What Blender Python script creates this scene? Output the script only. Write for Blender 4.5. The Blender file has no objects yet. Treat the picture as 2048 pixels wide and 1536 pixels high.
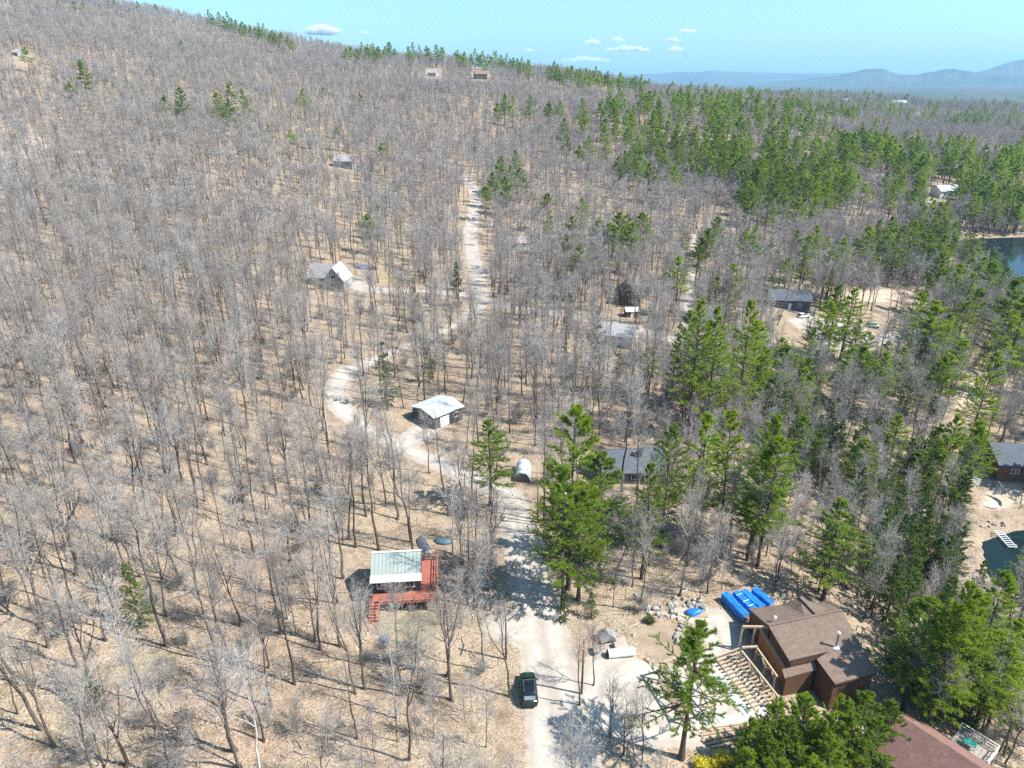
import bpy, bmesh, math, random
import numpy as np
from mathutils import Vector, Matrix

R = math.radians
SC = bpy.context.scene
COL = SC.collection

# ------------------------------------------------------------------ camera
CAM_Z, PITCH, FPX = 65.0, R(23.5), 1420.0
cam_d = bpy.data.cameras.new('camera')
cam_d.sensor_fit = 'HORIZONTAL'
cam_d.sensor_width = 36.0
cam_d.lens = FPX / 2048 * 36.0
cam_d.clip_start = 0.5
cam_d.clip_end = 90000
cam = bpy.data.objects.new('camera', cam_d)
cam.location = (0, 0, CAM_Z)
cam.rotation_euler = (R(90) - PITCH, 0, 0)
COL.objects.link(cam)
SC.camera = cam

# ------------------------------------------------------------------ sky, sun, exposure
SUN_EL, SUN_AZ = R(50), R(103)          # azimuth clockwise from +Y
W = bpy.data.worlds.new('World')
SC.world = W
W.use_nodes = True
nt = W.node_tree
nt.nodes.clear()
sky = nt.nodes.new('ShaderNodeTexSky')
sky.sky_type = 'NISHITA'
sky.sun_disc = False
sky.sun_elevation = SUN_EL
sky.sun_rotation = SUN_AZ
sky.altitude = 300
sky.air_density = 1.0
sky.dust_density = 1.4
sky.ozone_density = 1.0
bg = nt.nodes.new('ShaderNodeBackground')
bg.inputs['Strength'].default_value = 0.105
wo = nt.nodes.new('ShaderNodeOutputWorld')
tint = nt.nodes.new('ShaderNodeMix'); tint.data_type = 'RGBA'; tint.blend_type = 'MULTIPLY'
tint.inputs[0].default_value = 1.0; tint.inputs[7].default_value = (.68, 1.02, 1.18, 1)
nt.links.new(sky.outputs[0], tint.inputs[6])
nt.links.new(tint.outputs[2], bg.inputs[0])
nt.links.new(bg.outputs[0], wo.inputs[0])

sun_d = bpy.data.lights.new('sun', 'SUN')
sun_d.energy = 4.9
sun_d.angle = R(0.53)
sun_d.color = (1.0, 0.955, 0.89)
sun = bpy.data.objects.new('sun', sun_d)
sdir = Vector((math.sin(SUN_AZ) * math.cos(SUN_EL), math.cos(SUN_AZ) * math.cos(SUN_EL), math.sin(SUN_EL)))
sun.rotation_euler = sdir.to_track_quat('Z', 'Y').to_euler()
sun.location = (100, -40, 200)
COL.objects.link(sun)

SC.view_settings.view_transform = 'Standard'
SC.view_settings.look = 'None'
SC.view_settings.gamma = 1.0
SC.view_settings.use_curve_mapping = False
SC.view_settings.exposure = 0.92
SC.render.engine = 'CYCLES'
cy = SC.cycles
cy.max_bounces = 4
cy.diffuse_bounces = 2
cy.glossy_bounces = 2
cy.transmission_bounces = 2
cy.volume_bounces = 3
cy.transparent_max_bounces = 8
cy.use_adaptive_sampling = True
cy.adaptive_threshold = 0.012
cy.use_denoising = False
cy.denoiser = 'OPENIMAGEDENOISE'
cy.denoising_input_passes = 'RGB_ALBEDO_NORMAL'
cy.denoising_prefilter = 'ACCURATE'
cy.sample_clamp_indirect = 6.0

# ------------------------------------------------------------------ projection helpers (photo pixels, 2048 x 1536)
SP, CP = math.sin(PITCH), math.cos(PITCH)
def ray(px, py):
    dx = (px - 1024.0) / FPX
    up = (768.0 - py) / FPX
    return np.array([dx, CP + up * SP, -SP + up * CP])
def P(px, py, z):                      # the point at height z seen at a pixel
    d = ray(px, py)
    t = (z - CAM_Z) / d[2]
    return Vector((d[0] * t, d[1] * t, z))
def PT(px, py, t):
    d = ray(px, py)
    return Vector((d[0] * t, d[1] * t, CAM_Z + d[2] * t))
def proj(x, y, z):
    dz = z - CAM_Z
    dep = y * CP - dz * SP
    upc = y * SP + dz * CP
    return 1024 + FPX * x / dep, 768 - FPX * upc / dep, dep

# ------------------------------------------------------------------ terrain height
_ctrl = []
for px, py, z in [
    (0,1536,6),(300,1536,3.6),(500,1536,2.2),(1024,1536,0),(1500,1536,-2.5),(1800,1536,-6),(2048,1536,-11),
    (0,1300,8),(250,1300,5.6),(500,1300,3.2),(1050,1300,0),(1350,1280,-.3),(1600,1330,-2.0),(1850,1350,-7),(2048,1300,-16),
    (0,1050,10),(250,1050,7),(500,1050,4),(800,1100,1.6),(950,1050,0),(1300,1050,-1),(1550,1100,-3.5),(1750,1150,-11),
    (0,800,12.6),(250,800,9),(500,800,5),(700,780,2.5),(950,800,0),(1300,800,-1),(1550,850,-6),(1750,900,-15),(1850,850,-15),
    (0,600,14),(250,600,11),(500,600,7),(700,600,3),(950,600,0),(1300,600,-1),(1500,620,-4),(1700,700,-9),(1950,780,-15),
    (0,450,20.6),(250,450,16),(500,450,12),(750,450,6),(950,450,3),(1300,450,0),(1500,480,-3),(1700,550,-10),(1700,450,-7),
    (1900,430,-14),(2030,910,-15.5),(1978,1000,-18.5),(2000,850,-15.5),(1400,390,2),(1600,400,-2),(1888,385,-8),
]:
    _ctrl.append(tuple(P(px, py, z)))
for px, py, t in [
    (0,300,325),(0,150,450),(0,0,800),(-300,300,300),(-300,0,600),(250,300,350),(250,150,520),(500,300,396),(500,200,531),
    (750,300,440),(750,200,600),(950,390,368),(950,300,469),(950,200,625),(1150,300,520),(1150,220,680),
    (1300,350,442),(1300,250,594),(1300,195,900),(1500,300,540),(1500,240,680),(1500,205,980),(1700,350,504),(1700,270,688),(1700,225,1000),
    (1790,207,1350),(1830,235,1150),(2048,300,677),(2048,235,1150),(2048,200,1800),(1500,185,1500),
]:
    _ctrl.append(tuple(PT(px, py, t)))
_ctrl += [(-314,952,96),(-439,1020,130),(-30,1051,72),(-180,1000,80),(100,1000,56),(-700,900,160),(-900,600,150),
          (-500,300,85),(-300,100,38),(-150,20,18),(0,0,0),(0,-100,1),(-300,-200,40),(150,0,-22),(300,-200,-22),(600,300,-22),
          (900,700,-5),(1200,1200,0),(1000,1800,-15),(300,1700,-10)]
_C = np.array(_ctrl, float)
_S = 100.0
_n = len(_C)
def _phi(r2):
    return np.where(r2 > 1e-12, 0.5 * r2 * np.log(np.maximum(r2, 1e-12)), 0.0)
_XY = _C[:, :2] / _S
_A = np.zeros((_n + 3, _n + 3))
_A[:_n, :_n] = _phi(((_XY[:, None] - _XY[None]) ** 2).sum(2)) + np.eye(_n) * 0.02
_A[:_n, _n] = 1; _A[:_n, _n + 1:] = _XY
_A[_n, :_n] = 1; _A[_n + 1:, :_n] = _XY.T
_w = np.linalg.solve(_A, np.concatenate([_C[:, 2], np.zeros(3)]))

LAKE_Z = -20.0
LAKE = np.array([(104,60),(92,95),(88,106),(94,119),(106,124),(122,126),(145,146),(165,190),(185,240),(205,290),(222,318),(224,345),
                 (226,375),(236,394),(262,402),(320,409),(420,400),(520,330),(560,60)], float)
def poly_sd(x, y, poly):                # signed distance, positive inside
    x = np.asarray(x, float); y = np.asarray(y, float)
    d = np.full(x.shape, 1e18); ins = np.zeros(x.shape, bool)
    m = len(poly)
    for i in range(m):
        ax, ay = poly[i]; bx_, by_ = poly[(i + 1) % m]
        ex, ey = bx_ - ax, by_ - ay
        t = np.clip(((x - ax) * ex + (y - ay) * ey) / (ex * ex + ey * ey + 1e-12), 0, 1)
        d = np.minimum(d, (x - ax - t * ex) ** 2 + (y - ay - t * ey) ** 2)
        c = ((ay > y) != (by_ > y)) & (x < ex * (y - ay) / (ey if abs(ey) > 1e-12 else 1e-12) + ax)
        ins ^= c
    d = np.sqrt(d)
    return np.where(ins, d, -d)
def line_d(x, y, pts):                  # distance to a polyline and the width there (pts: x, y, halfwidth)
    x = np.asarray(x, float); y = np.asarray(y, float)
    best = np.full(x.shape, -1e18)
    for i in range(len(pts) - 1):
        ax, ay, aw = pts[i]; bx_, by_, bw = pts[i + 1]
        ex, ey = bx_ - ax, by_ - ay
        t = np.clip(((x - ax) * ex + (y - ay) * ey) / (ex * ex + ey * ey + 1e-12), 0, 1)
        d = np.sqrt((x - ax - t * ex) ** 2 + (y - ay - t * ey) ** 2)
        best = np.maximum(best, aw + (bw - aw) * t - d)
    return best
def smooth(a, b, v):
    t = np.clip((v - a) / (b - a), 0, 1)
    return t * t * (3 - 2 * t)
def ZG(x, y):
    x = np.asarray(x, float); y = np.asarray(y, float)
    sh = x.shape
    xf, yf = x.ravel(), y.ravel()
    cx, cyy = np.clip(xf, -1400, 1600), np.clip(yf, -300, 2600)
    out = np.empty(xf.shape)
    for s in range(0, len(xf), 20000):
        q = np.stack([cx[s:s + 20000], cyy[s:s + 20000]], 1) / _S
        K = _phi(((q[:, None] - _XY[None]) ** 2).sum(2))
        out[s:s + 20000] = K @ _w[:_n] + _w[_n] + q @ _w[_n + 1:]
    st = np.interp(xf, [-600, 0, 200, 700], [1060, 1080, 1020, 1450])
    w = smooth(0, 1, (yf - st) / np.interp(xf, [-600, 200, 700], [700, 900, 900]))
    far = -42 + 6 * np.sin(xf * .0011 + 1) * np.sin(yf * .0009)
    out = out * (1 - w) + far * w
    out += 0.35 * np.sin(xf * .13 + 1.3 * np.sin(yf * .05)) * np.sin(yf * .11 + 2) * np.clip(1 - np.hypot(xf, yf) / 400, 0, 1)
    out += smooth(200, 700, np.hypot(xf, yf)) * (2.2 * np.sin(xf * .031 + 2 * np.sin(yf * .012)) * np.sin(yf * .027))
    near = (xf > 40) & (yf < 480)
    if near.any():
        sd = poly_sd(xf[near], yf[near], LAKE)
        o = out[near]
        shore = LAKE_Z + 0.35 + 0.10 * np.maximum(-sd, 0)
        land = np.where(sd < -14, np.maximum(o, LAKE_Z + .6), o * smooth(2, 14, -sd) + shore * (1 - smooth(2, 14, -sd)))
        land = np.maximum(land, LAKE_Z + 0.02 + 0.1 * np.clip(-sd, 0, 3))
        o = np.where(sd > 0, LAKE_Z - 0.12 - 0.28 * np.minimum(sd, 12), land)
        out[near] = o
    return out.reshape(sh)
def zg(x, y):
    return float(ZG(np.array([x]), np.array([y]))[0])
_TS = np.geomspace(45, 3500, 1400)
def hit(px, py, h=0.0):                 # where the line of sight meets the ground raised by h
    d = ray(px, py)
    x, y, z = d[0] * _TS, d[1] * _TS, CAM_Z + d[2] * _TS
    g = z - ZG(x, y) - h
    i = np.argmax(g <= 0)
    if g[i] > 0:
        return None
    if i == 0:
        t = _TS[0]
    else:
        a, b = g[i - 1], g[i]
        t = _TS[i - 1] + (_TS[i] - _TS[i - 1]) * a / (a - b)
    return Vector((d[0] * t, d[1] * t, CAM_Z + d[2] * t - h))

# ------------------------------------------------------------------ object helpers
def setp(o, label=None, cat=None, group=None, kind=None):
    if label: o['label'] = label
    if cat: o['category'] = cat
    if group: o['group'] = group
    if kind: o['kind'] = kind
    return o
def np_mesh(name, V, F, mats=(), fmat=None, smooth_=False):
    V = np.asarray(V, np.float32).reshape(-1, 3)
    me = bpy.data.meshes.new(name)
    if isinstance(F, np.ndarray):
        F = [F]
    F = [np.asarray(f, np.int32) for f in F if len(f)]
    me.vertices.add(len(V)); me.vertices.foreach_set('co', V.ravel())
    nl = sum(f.size for f in F); nf = sum(len(f) for f in F)
    me.loops.add(nl); me.loops.foreach_set('vertex_index', np.concatenate([f.ravel() for f in F]))
    tot = np.concatenate([np.full(len(f), f.shape[1], np.int32) for f in F])
    st = np.concatenate([[0], np.cumsum(tot)[:-1]]).astype(np.int32)
    me.polygons.add(nf)
    me.polygons.foreach_set('loop_start', st)
    me.polygons.foreach_set('loop_total', tot)
    if fmat is not None:
        me.polygons.foreach_set('material_index', np.asarray(fmat, np.int32))
    if smooth_:
        me.polygons.foreach_set('use_smooth', np.ones(nf, bool))
    for m in mats:
        me.materials.append(m)
    me.update(calc_edges=True)
    return me
def link(name, me, parent=None):
    o = bpy.data.objects.new(name, me)
    COL.objects.link(o)
    if parent is not None:
        o.parent = parent
    return o
def empty(name, loc=(0, 0, 0), rz=0.0):
    o = bpy.data.objects.new(name, None)
    o.empty_display_size = 0.3
    o.location = loc
    o.rotation_euler = (0, 0, rz)
    COL.objects.link(o)
    return o
class MB:
    def __init__(s):
        s.v = []; s.f = []
    def add(s, vs, fs):
        b = len(s.v)
        s.v += [tuple(v) for v in vs]
        s.f += [tuple(b + i for i in f) for f in fs]
        return s
    def box(s, c, size, rz=0.0, rx=0.0, ry=0.0):
        M = Matrix.Translation(c) @ Matrix.Rotation(rz, 4, 'Z') @ Matrix.Rotation(ry, 4, 'Y') @ Matrix.Rotation(rx, 4, 'X')
        hx, hy, hz = [q / 2 for q in size]
        vs = [M @ Vector((sx * hx, sy * hy, sz * hz)) for sz in (-1, 1) for sx, sy in ((-1, -1), (1, -1), (1, 1), (-1, 1))]
        return s.add(vs, [(3, 2, 1, 0), (4, 5, 6, 7), (0, 1, 5, 4), (1, 2, 6, 5), (2, 3, 7, 6), (3, 0, 4, 7)])
    def bar(s, a, b, w, h=None, up=(0, 0, 1)):
        a, b = Vector(a), Vector(b)
        h = h or w
        t = (b - a).normalized()
        up = Vector(up)
        if abs(t.dot(up)) > .98: up = Vector((0, 1, 0))
        u = t.cross(up).normalized(); v = u.cross(t)
        vs = [q + u * (i * w / 2) + v * (j * h / 2) for q in (a, b) for i, j in ((-1, -1), (1, -1), (1, 1), (-1, 1))]
        return s.add(vs, [(0, 1, 2, 3), (7, 6, 5, 4), (4, 5, 1, 0), (5, 6, 2, 1), (6, 7, 3, 2), (7, 4, 0, 3)])
    def tube(s, a, b, r0, r1=None, n=8, cap=True):
        a, b = Vector(a), Vector(b)
        r1 = r0 if r1 is None else r1
        t = (b - a).normalized()
        ref = Vector((0, 0, 1)) if abs(t.z) < .9 else Vector((1, 0, 0))
        u = t.cross(ref).normalized(); v = t.cross(u)
        vs = [q + (u * math.cos(k * 2 * math.pi / n) + v * math.sin(k * 2 * math.pi / n)) * r for q, r in ((a, r0), (b, r1)) for k in range(n)]
        fs = [(k, k + n, (k + 1) % n + n, (k + 1) % n) for k in range(n)]
        if cap: fs += [tuple(range(n)), tuple(range(2 * n - 1, n - 1, -1))]
        return s.add(vs, fs)
    def slab(s, pts, th):               # a plate: top outline pts, thickness downwards
        pts = [Vector(p) for p in pts]
        n = len(pts)
        lo = [p - Vector((0, 0, th)) for p in pts]
        return s.add(pts + lo, [tuple(range(n)), tuple(range(2 * n - 1, n - 1, -1))] + [((k + 1) % n, k, k + n, (k + 1) % n + n) for k in range(n)])
    def build(s, name, mat, parent=None, smooth_=False, fixn=True):
        me = bpy.data.meshes.new(name)
        me.from_pydata(s.v, [], s.f)
        if fixn:
            bm = bmesh.new(); bm.from_mesh(me)
            bmesh.ops.recalc_face_normals(bm, faces=bm.faces)
            bm.to_mesh(me); bm.free()
        if mat: me.materials.append(mat)
        if smooth_:
            me.polygons.foreach_set('use_smooth', np.ones(len(me.polygons), bool))
        me.update()
        return link(name, me, parent)

# ------------------------------------------------------------------ materials
def new_mat(name):
    m = bpy.data.materials.new(name)
    m.use_nodes = True
    n = m.node_tree
    n.nodes.clear()
    out = n.nodes.new('ShaderNodeOutputMaterial')
    return m, n, out
def N(n, t, **kw):
    q = n.nodes.new(t)
    for k, v in kw.items():
        if k in q.inputs: q.inputs[k].default_value = v
        else: setattr(q, k, v)
    return q
def noise(n, vec, scale, detail=3, rough=.55):
    q = n.nodes.new('ShaderNodeTexNoise')
    q.inputs['Scale'].default_value = scale
    q.inputs['Detail'].default_value = detail
    q.inputs['Roughness'].default_value = rough
    if vec is not None: n.links.new(vec, q.inputs['Vector'])
    return q.outputs['Fac']
def ramp(n, fac, stops):
    q = n.nodes.new('ShaderNodeValToRGB')
    el = q.color_ramp.elements
    while len(el) < len(stops): el.new(.5)
    for e, (p, c) in zip(el, stops):
        e.position = p
        e.color = (*c, 1) if len(c) == 3 else c
    n.links.new(fac, q.inputs[0])
    return q.outputs[0]
def mixc(n, fac, a, b, mode='MIX'):
    q = n.nodes.new('ShaderNodeMix')
    q.data_type = 'RGBA'; q.blend_type = mode
    for s, v in ((0, fac), (6, a), (7, b)):
        if isinstance(v, (int, float)): q.inputs[s].default_value = v
        elif isinstance(v, tuple): q.inputs[s].default_value = (*v, 1)
        else: n.links.new(v, q.inputs[s])
    return q.outputs[2]
def math_(n, op, a, b=0.0, clamp=False):
    q = n.nodes.new('ShaderNodeMath')
    q.operation = op; q.use_clamp = clamp
    for i, v in ((0, a), (1, b)):
        if isinstance(v, (int, float)): q.inputs[i].default_value = v
        else: n.links.new(v, q.inputs[i])
    return q.outputs[0]
def pos(n):
    return n.nodes.new('ShaderNodeNewGeometry').outputs['Position']
def objc(n):
    return n.nodes.new('ShaderNodeTexCoord').outputs['Object']
def bsdf(n, out, col, rough=.8, spec=.3, metal=0.0, height=None, bstr=.4, bdist=.1):
    q = n.nodes.new('ShaderNodeBsdfPrincipled')
    q.inputs['Roughness'].default_value = rough
    q.inputs['Specular IOR Level'].default_value = spec
    q.inputs['Metallic'].default_value = metal
    if isinstance(col, tuple): q.inputs['Base Color'].default_value = (*col, 1)
    else: n.links.new(col, q.inputs['Base Color'])
    if height is not None:
        b = n.nodes.new('ShaderNodeBump')
        b.inputs['Strength'].default_value = bstr
        b.inputs['Distance'].default_value = bdist
        n.links.new(height, b.inputs['Height'])
        n.links.new(b.outputs[0], q.inputs['Normal'])
    n.links.new(q.outputs[0], out.inputs[0])
    return q
_mc = {}
def paint(name, c, rough=.75, var=.18, scale=3.0, spec=.3, metal=0.0, bump=.15, stretch=None):
    if name in _mc: return _mc[name]
    m, n, out = new_mat(name)
    v = objc(n)
    if stretch:
        mp = N(n, 'ShaderNodeMapping'); mp.inputs['Scale'].default_value = stretch
        n.links.new(v, mp.inputs[0]); v = mp.outputs[0]
    a = noise(n, v, scale, 4, .6)
    b = noise(n, v, scale * 7, 3, .6)
    f = math_(n, 'ADD', math_(n, 'MULTIPLY', a, .6), math_(n, 'MULTIPLY', b, .4))
    col = ramp(n, f, [(.3, tuple(x * (1 - var) for x in c)), (.7, tuple(min(.95, x * (1 + var)) for x in c))])
    bsdf(n, out, col, rough, spec, metal, b, bump, .03)
    _mc[name] = m
    return m

# leaf litter, reused wherever a sheet fades into the forest floor
G_LIT = bpy.data.node_groups.new('leaf_litter', 'ShaderNodeTree')
G_LIT.interface.new_socket('Color', in_out='OUTPUT', socket_type='NodeSocketColor')
G_LIT.interface.new_socket('Height', in_out='OUTPUT', socket_type='NodeSocketFloat')
def _litter():
    n = G_LIT
    go = n.nodes.new('NodeGroupOutput')
    p = pos(n)
    f1 = noise(n, p, 5.0, 4, .7)
    f2 = noise(n, p, .55, 4, .6)
    f3 = noise(n, p, .045, 3, .55)
    f4 = noise(n, p, 1.9, 3, .7)
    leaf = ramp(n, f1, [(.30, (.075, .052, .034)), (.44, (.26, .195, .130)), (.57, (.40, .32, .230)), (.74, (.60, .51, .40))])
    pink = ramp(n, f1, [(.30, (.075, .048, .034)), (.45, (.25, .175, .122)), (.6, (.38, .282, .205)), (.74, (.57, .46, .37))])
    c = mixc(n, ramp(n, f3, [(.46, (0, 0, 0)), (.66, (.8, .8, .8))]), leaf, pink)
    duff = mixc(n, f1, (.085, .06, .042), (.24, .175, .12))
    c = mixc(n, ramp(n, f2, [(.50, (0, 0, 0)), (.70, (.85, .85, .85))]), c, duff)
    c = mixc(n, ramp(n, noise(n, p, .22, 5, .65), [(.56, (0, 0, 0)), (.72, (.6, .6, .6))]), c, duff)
    moss = mixc(n, f4, (.11, .12, .035), (.30, .27, .13))
    c = mixc(n, ramp(n, noise(n, p, .13, 4, .6), [(.60, (0, 0, 0)), (.75, (.55, .55, .55))]), c, moss)
    n.links.new(c, go.inputs[0])
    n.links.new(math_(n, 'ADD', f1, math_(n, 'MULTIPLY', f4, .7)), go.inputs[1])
_litter()
def litter_nodes(n):
    g = n.nodes.new('ShaderNodeGroup'); g.node_tree = G_LIT
    return g.outputs[0], g.outputs[1]
def ground_mat():
    m, n, out = new_mat('forest_floor')
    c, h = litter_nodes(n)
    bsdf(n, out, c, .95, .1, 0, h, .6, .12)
    # distant country: dark wooded plain seen at a grazing angle
    p = pos(n)
    f = noise(n, p, .004, 5, .65); g = noise(n, p, .03, 4, .7)
    woods = ramp(n, f, [(.40, (.035, .06, .022)), (.52, (.085, .08, .06)), (.68, (.13, .115, .095))])
    woods = mixc(n, math_(n, 'MULTIPLY', g, .6), woods, (.05, .065, .035))
    sep = N(n, 'ShaderNodeSeparateXYZ'); n.links.new(p, sep.inputs[0])
    k = math_(n, 'MULTIPLY', math_(n, 'SUBTRACT', sep.outputs[1], 1250.0), 1 / 500, True)
    b = [q for q in n.nodes if q.type == 'BSDF_PRINCIPLED'][0]
    n.links.new(mixc(n, k, c, woods), b.inputs['Base Color'])
    return m
def sheet_mat(name, stops, edge_soft=.7, wob=1.6, sc=2.0, rough=.9, tracks=False, fade=True):
    m, n, out = new_mat(name)
    p = pos(n)
    f1 = noise(n, p, sc * 4, 4, .7); f2 = noise(n, p, sc * .25, 3, .6)
    f = math_(n, 'ADD', math_(n, 'MULTIPLY', f1, .5), math_(n, 'MULTIPLY', f2, .5))
    c = ramp(n, f, stops)
    at = N(n, 'ShaderNodeAttribute', attribute_name='edge').outputs['Fac']
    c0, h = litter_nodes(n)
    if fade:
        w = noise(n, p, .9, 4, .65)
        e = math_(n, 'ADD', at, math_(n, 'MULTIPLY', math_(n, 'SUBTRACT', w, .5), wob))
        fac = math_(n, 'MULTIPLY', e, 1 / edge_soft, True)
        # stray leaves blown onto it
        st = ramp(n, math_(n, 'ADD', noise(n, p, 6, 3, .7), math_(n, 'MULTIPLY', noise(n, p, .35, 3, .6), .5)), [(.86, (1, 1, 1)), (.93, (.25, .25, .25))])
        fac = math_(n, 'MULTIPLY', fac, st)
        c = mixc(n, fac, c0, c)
    if tracks:                          # wheel tracks packed pale, crown and margins rougher and darker
        def bump_(c0_, w_):
            return math_(n, 'SUBTRACT', 1.0, math_(n, 'MULTIPLY', math_(n, 'ABSOLUTE', math_(n, 'SUBTRACT', at, c0_)), 1 / w_, True), True)
        k_ = math_(n, 'MULTIPLY', math_(n, 'ADD', bump_(3.35, .7), bump_(.9, .8)), math_(n, 'MULTIPLY', noise(n, p, .5, 4, .65), .95), True)
        c = mixc(n, k_, c, mixc(n, f1, (.17, .14, .105), (.34, .29, .23)))
    bsdf(n, out, c, rough, .15, 0, f1, .35, .05)
    return m
# ================================================================== the setting
def axis(lo_far, lo, hi, hi_far, step, grow):
    a = list(np.arange(lo, hi + step, step))
    s = step
    while a[-1] < hi_far:
        s *= grow; a.append(a[-1] + s)
    s = step; b = [a[0]]
    while b[-1] > lo_far:
        s *= grow; b.append(b[-1] - s)
    return np.array(b[::-1][:-1] + a)
gx = axis(-16500, -75, 110, 16500, 1.25, 1.045)
gy = axis(-2500, 25, 150, 16500, 1.25, 1.022)
GX, GY = np.meshgrid(gx, gy)
GZ = ZG(GX, GY)
nx, ny = len(gx), len(gy)
idx = np.arange(nx * ny).reshape(ny, nx)
F = np.stack([idx[:-1, :-1], idx[:-1, 1:], idx[1:, 1:], idx[1:, :-1]], -1).reshape(-1, 4)
ground = link('ground', np_mesh('ground', np.stack([GX, GY, GZ], -1), F, [ground_mat()], smooth_=True))
setp(ground, 'forest floor of tan leaf litter rising to a wooded hill', 'ground', kind='structure')

def XY(px, py):
    h = hit(px, py)
    return (h.x, h.y)
def road_pts(lst):
    return [(*XY(px, py), w) for px, py, w in lst]
ROAD_MAIN = road_pts([(1150,1660,4.6),(1128,1530,4.2),(1112,1420,3.8),(1098,1330,3.6),(1080,1230,3.5),(1056,1130,3.3),(1034,1045,3.3),(1012,990,3.2),
                      (940,955,2.7),(870,925,2.4),(800,893,2.5),(740,860,2.5),(690,825,2.7),(668,785,2.9),(690,745,2.8),(745,722,2.3),(800,700,1.9),(870,672,1.9),(935,640,2.4),(962,600,3.4)])
ROAD_FAR = road_pts([(962,602,3.2),(956,560,3.0),(945,510,3.0),(940,465,3.2),(948,425,3.2),(952,392,3.0),(935,360,3.2),(900,335,3.0),(830,318,3.0)])
DRIVE_SHED = road_pts([(800,893,2.4),(835,872,3.2),(856,856,3.4)])
DRIVE_GREY = road_pts([(962,592,2.6),(880,586,2.2),(800,582,2.4),(730,580,3.6),(705,562,4.2)])
ROAD_RIGHT = road_pts([(962,602,2.6),(1060,622,2.3),(1130,632,2.2),(1200,642,2.3),(1290,664,2.7),(1370,688,2.8),(1470,705,2.4),(1560,716,2.4),(1640,705,2.6),(1720,690,2.8),(1800,668,2.4)])
ROAD_UP = road_pts([(1370,688,1.6),(1375,610,1.5),(1382,560,1.5),(1385,510,1.4),(1388,470,1.2)])
ROAD_SHORE = road_pts([(1400,452,2.0),(1480,438,2.2),(1560,430,2.4),(1650,420,2.6),(1740,413,2.6),(1810,411,2.8),(1870,402,3.2)])
YARD = np.array([XY(*p) for p in [(1150,1350),(1165,1318),(1215,1285),(1262,1262),(1300,1232),(1345,1216),(1420,1212),(1462,1222),(1500,1300),(1530,1380),(1560,1420),(1500,1478),(1400,1505),(1300,1500),(1180,1470),(1140,1420)]])
SPUR = road_pts([(1095,1265,3.2),(1040,1262,3.0),(1000,1255,2.4)])
PAD_R = np.array([XY(*p) for p in [(1570,640),(1610,630),(1650,640),(1720,650),(1760,672),(1740,700),(1640,690)]])
def sd_roads(x, y):
    d = line_d(x, y, ROAD_MAIN)
    for r in (DRIVE_SHED, SPUR):
        d = np.maximum(d, line_d(x, y, r))
    return np.maximum(d, poly_sd(x, y, YARD))
def sd_far(x, y):
    d = line_d(x, y, ROAD_FAR)
    for r in (DRIVE_GREY, ROAD_RIGHT, ROAD_UP, ROAD_SHORE):
        d = np.maximum(d, line_d(x, y, r))
    return np.maximum(d, poly_sd(x, y, PAD_R))
def sheet(name, sdf, bbox, cell, off, mat, margin, label, kind='structure', cat=None):
    x0, x1, y0, y1 = bbox
    xs = np.arange(x0, x1, cell); ys = np.arange(y0, y1, cell)
    X, Y = np.meshgrid(xs, ys)
    D = sdf(X, Y)
    keep = np.maximum.reduce([D[:-1, :-1], D[:-1, 1:], D[1:, 1:], D[1:, :-1]]) > -margin
    ii = np.arange(X.size).reshape(X.shape)
    Fq = np.stack([ii[:-1, :-1], ii[:-1, 1:], ii[1:, 1:], ii[1:, :-1]], -1)[keep]
    used, inv = np.unique(Fq, return_inverse=True)
    xv, yv, dv = X.ravel()[used], Y.ravel()[used], D.ravel()[used]
    zv = ZG(xv, yv) + (off + np.hypot(xv, yv) * .0003) * smooth(-margin * 1.2, -margin * .2, dv) - .03 * (dv < -margin)
    me = np_mesh(name, np.stack([xv, yv, zv], 1), inv.reshape(-1, 4), [mat], smooth_=True)
    a = me.attributes.new('edge', 'FLOAT', 'POINT')
    a.data.foreach_set('value', dv.astype(np.float32))
    o = link(name, me)
    return setp(o, label, cat or name.replace('_', ' '), kind=kind)
def bb(*lines, pad=6):
    a = np.concatenate([np.asarray(l)[:, :2] for l in lines])
    return a[:, 0].min() - pad, a[:, 0].max() + pad, a[:, 1].min() - pad, a[:, 1].max() + pad
M_GRAVEL = sheet_mat('pale_gravel', [(.3, (.29, .25, .205)), (.5, (.43, .385, .33)), (.7, (.55, .505, .445))], tracks=True)
M_FARGRAV = sheet_mat('worn_gravel', [(.3, (.25, .22, .185)), (.5, (.37, .33, .285)), (.7, (.47, .435, .385))], wob=2.2)
sheet('gravel_road', sd_roads, bb(ROAD_MAIN, YARD, DRIVE_SHED), .6, .045, M_GRAVEL, 1.4, 'pale gravel road running past the cabin and widening into a builders yard')
sheet('gravel_lane', sd_far, bb(ROAD_FAR, DRIVE_GREY, ROAD_RIGHT, ROAD_UP, ROAD_SHORE, PAD_R), 1.1, .075, M_FARGRAV, 1.6, 'straight sandy lane and side tracks climbing through bare woods')

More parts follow.
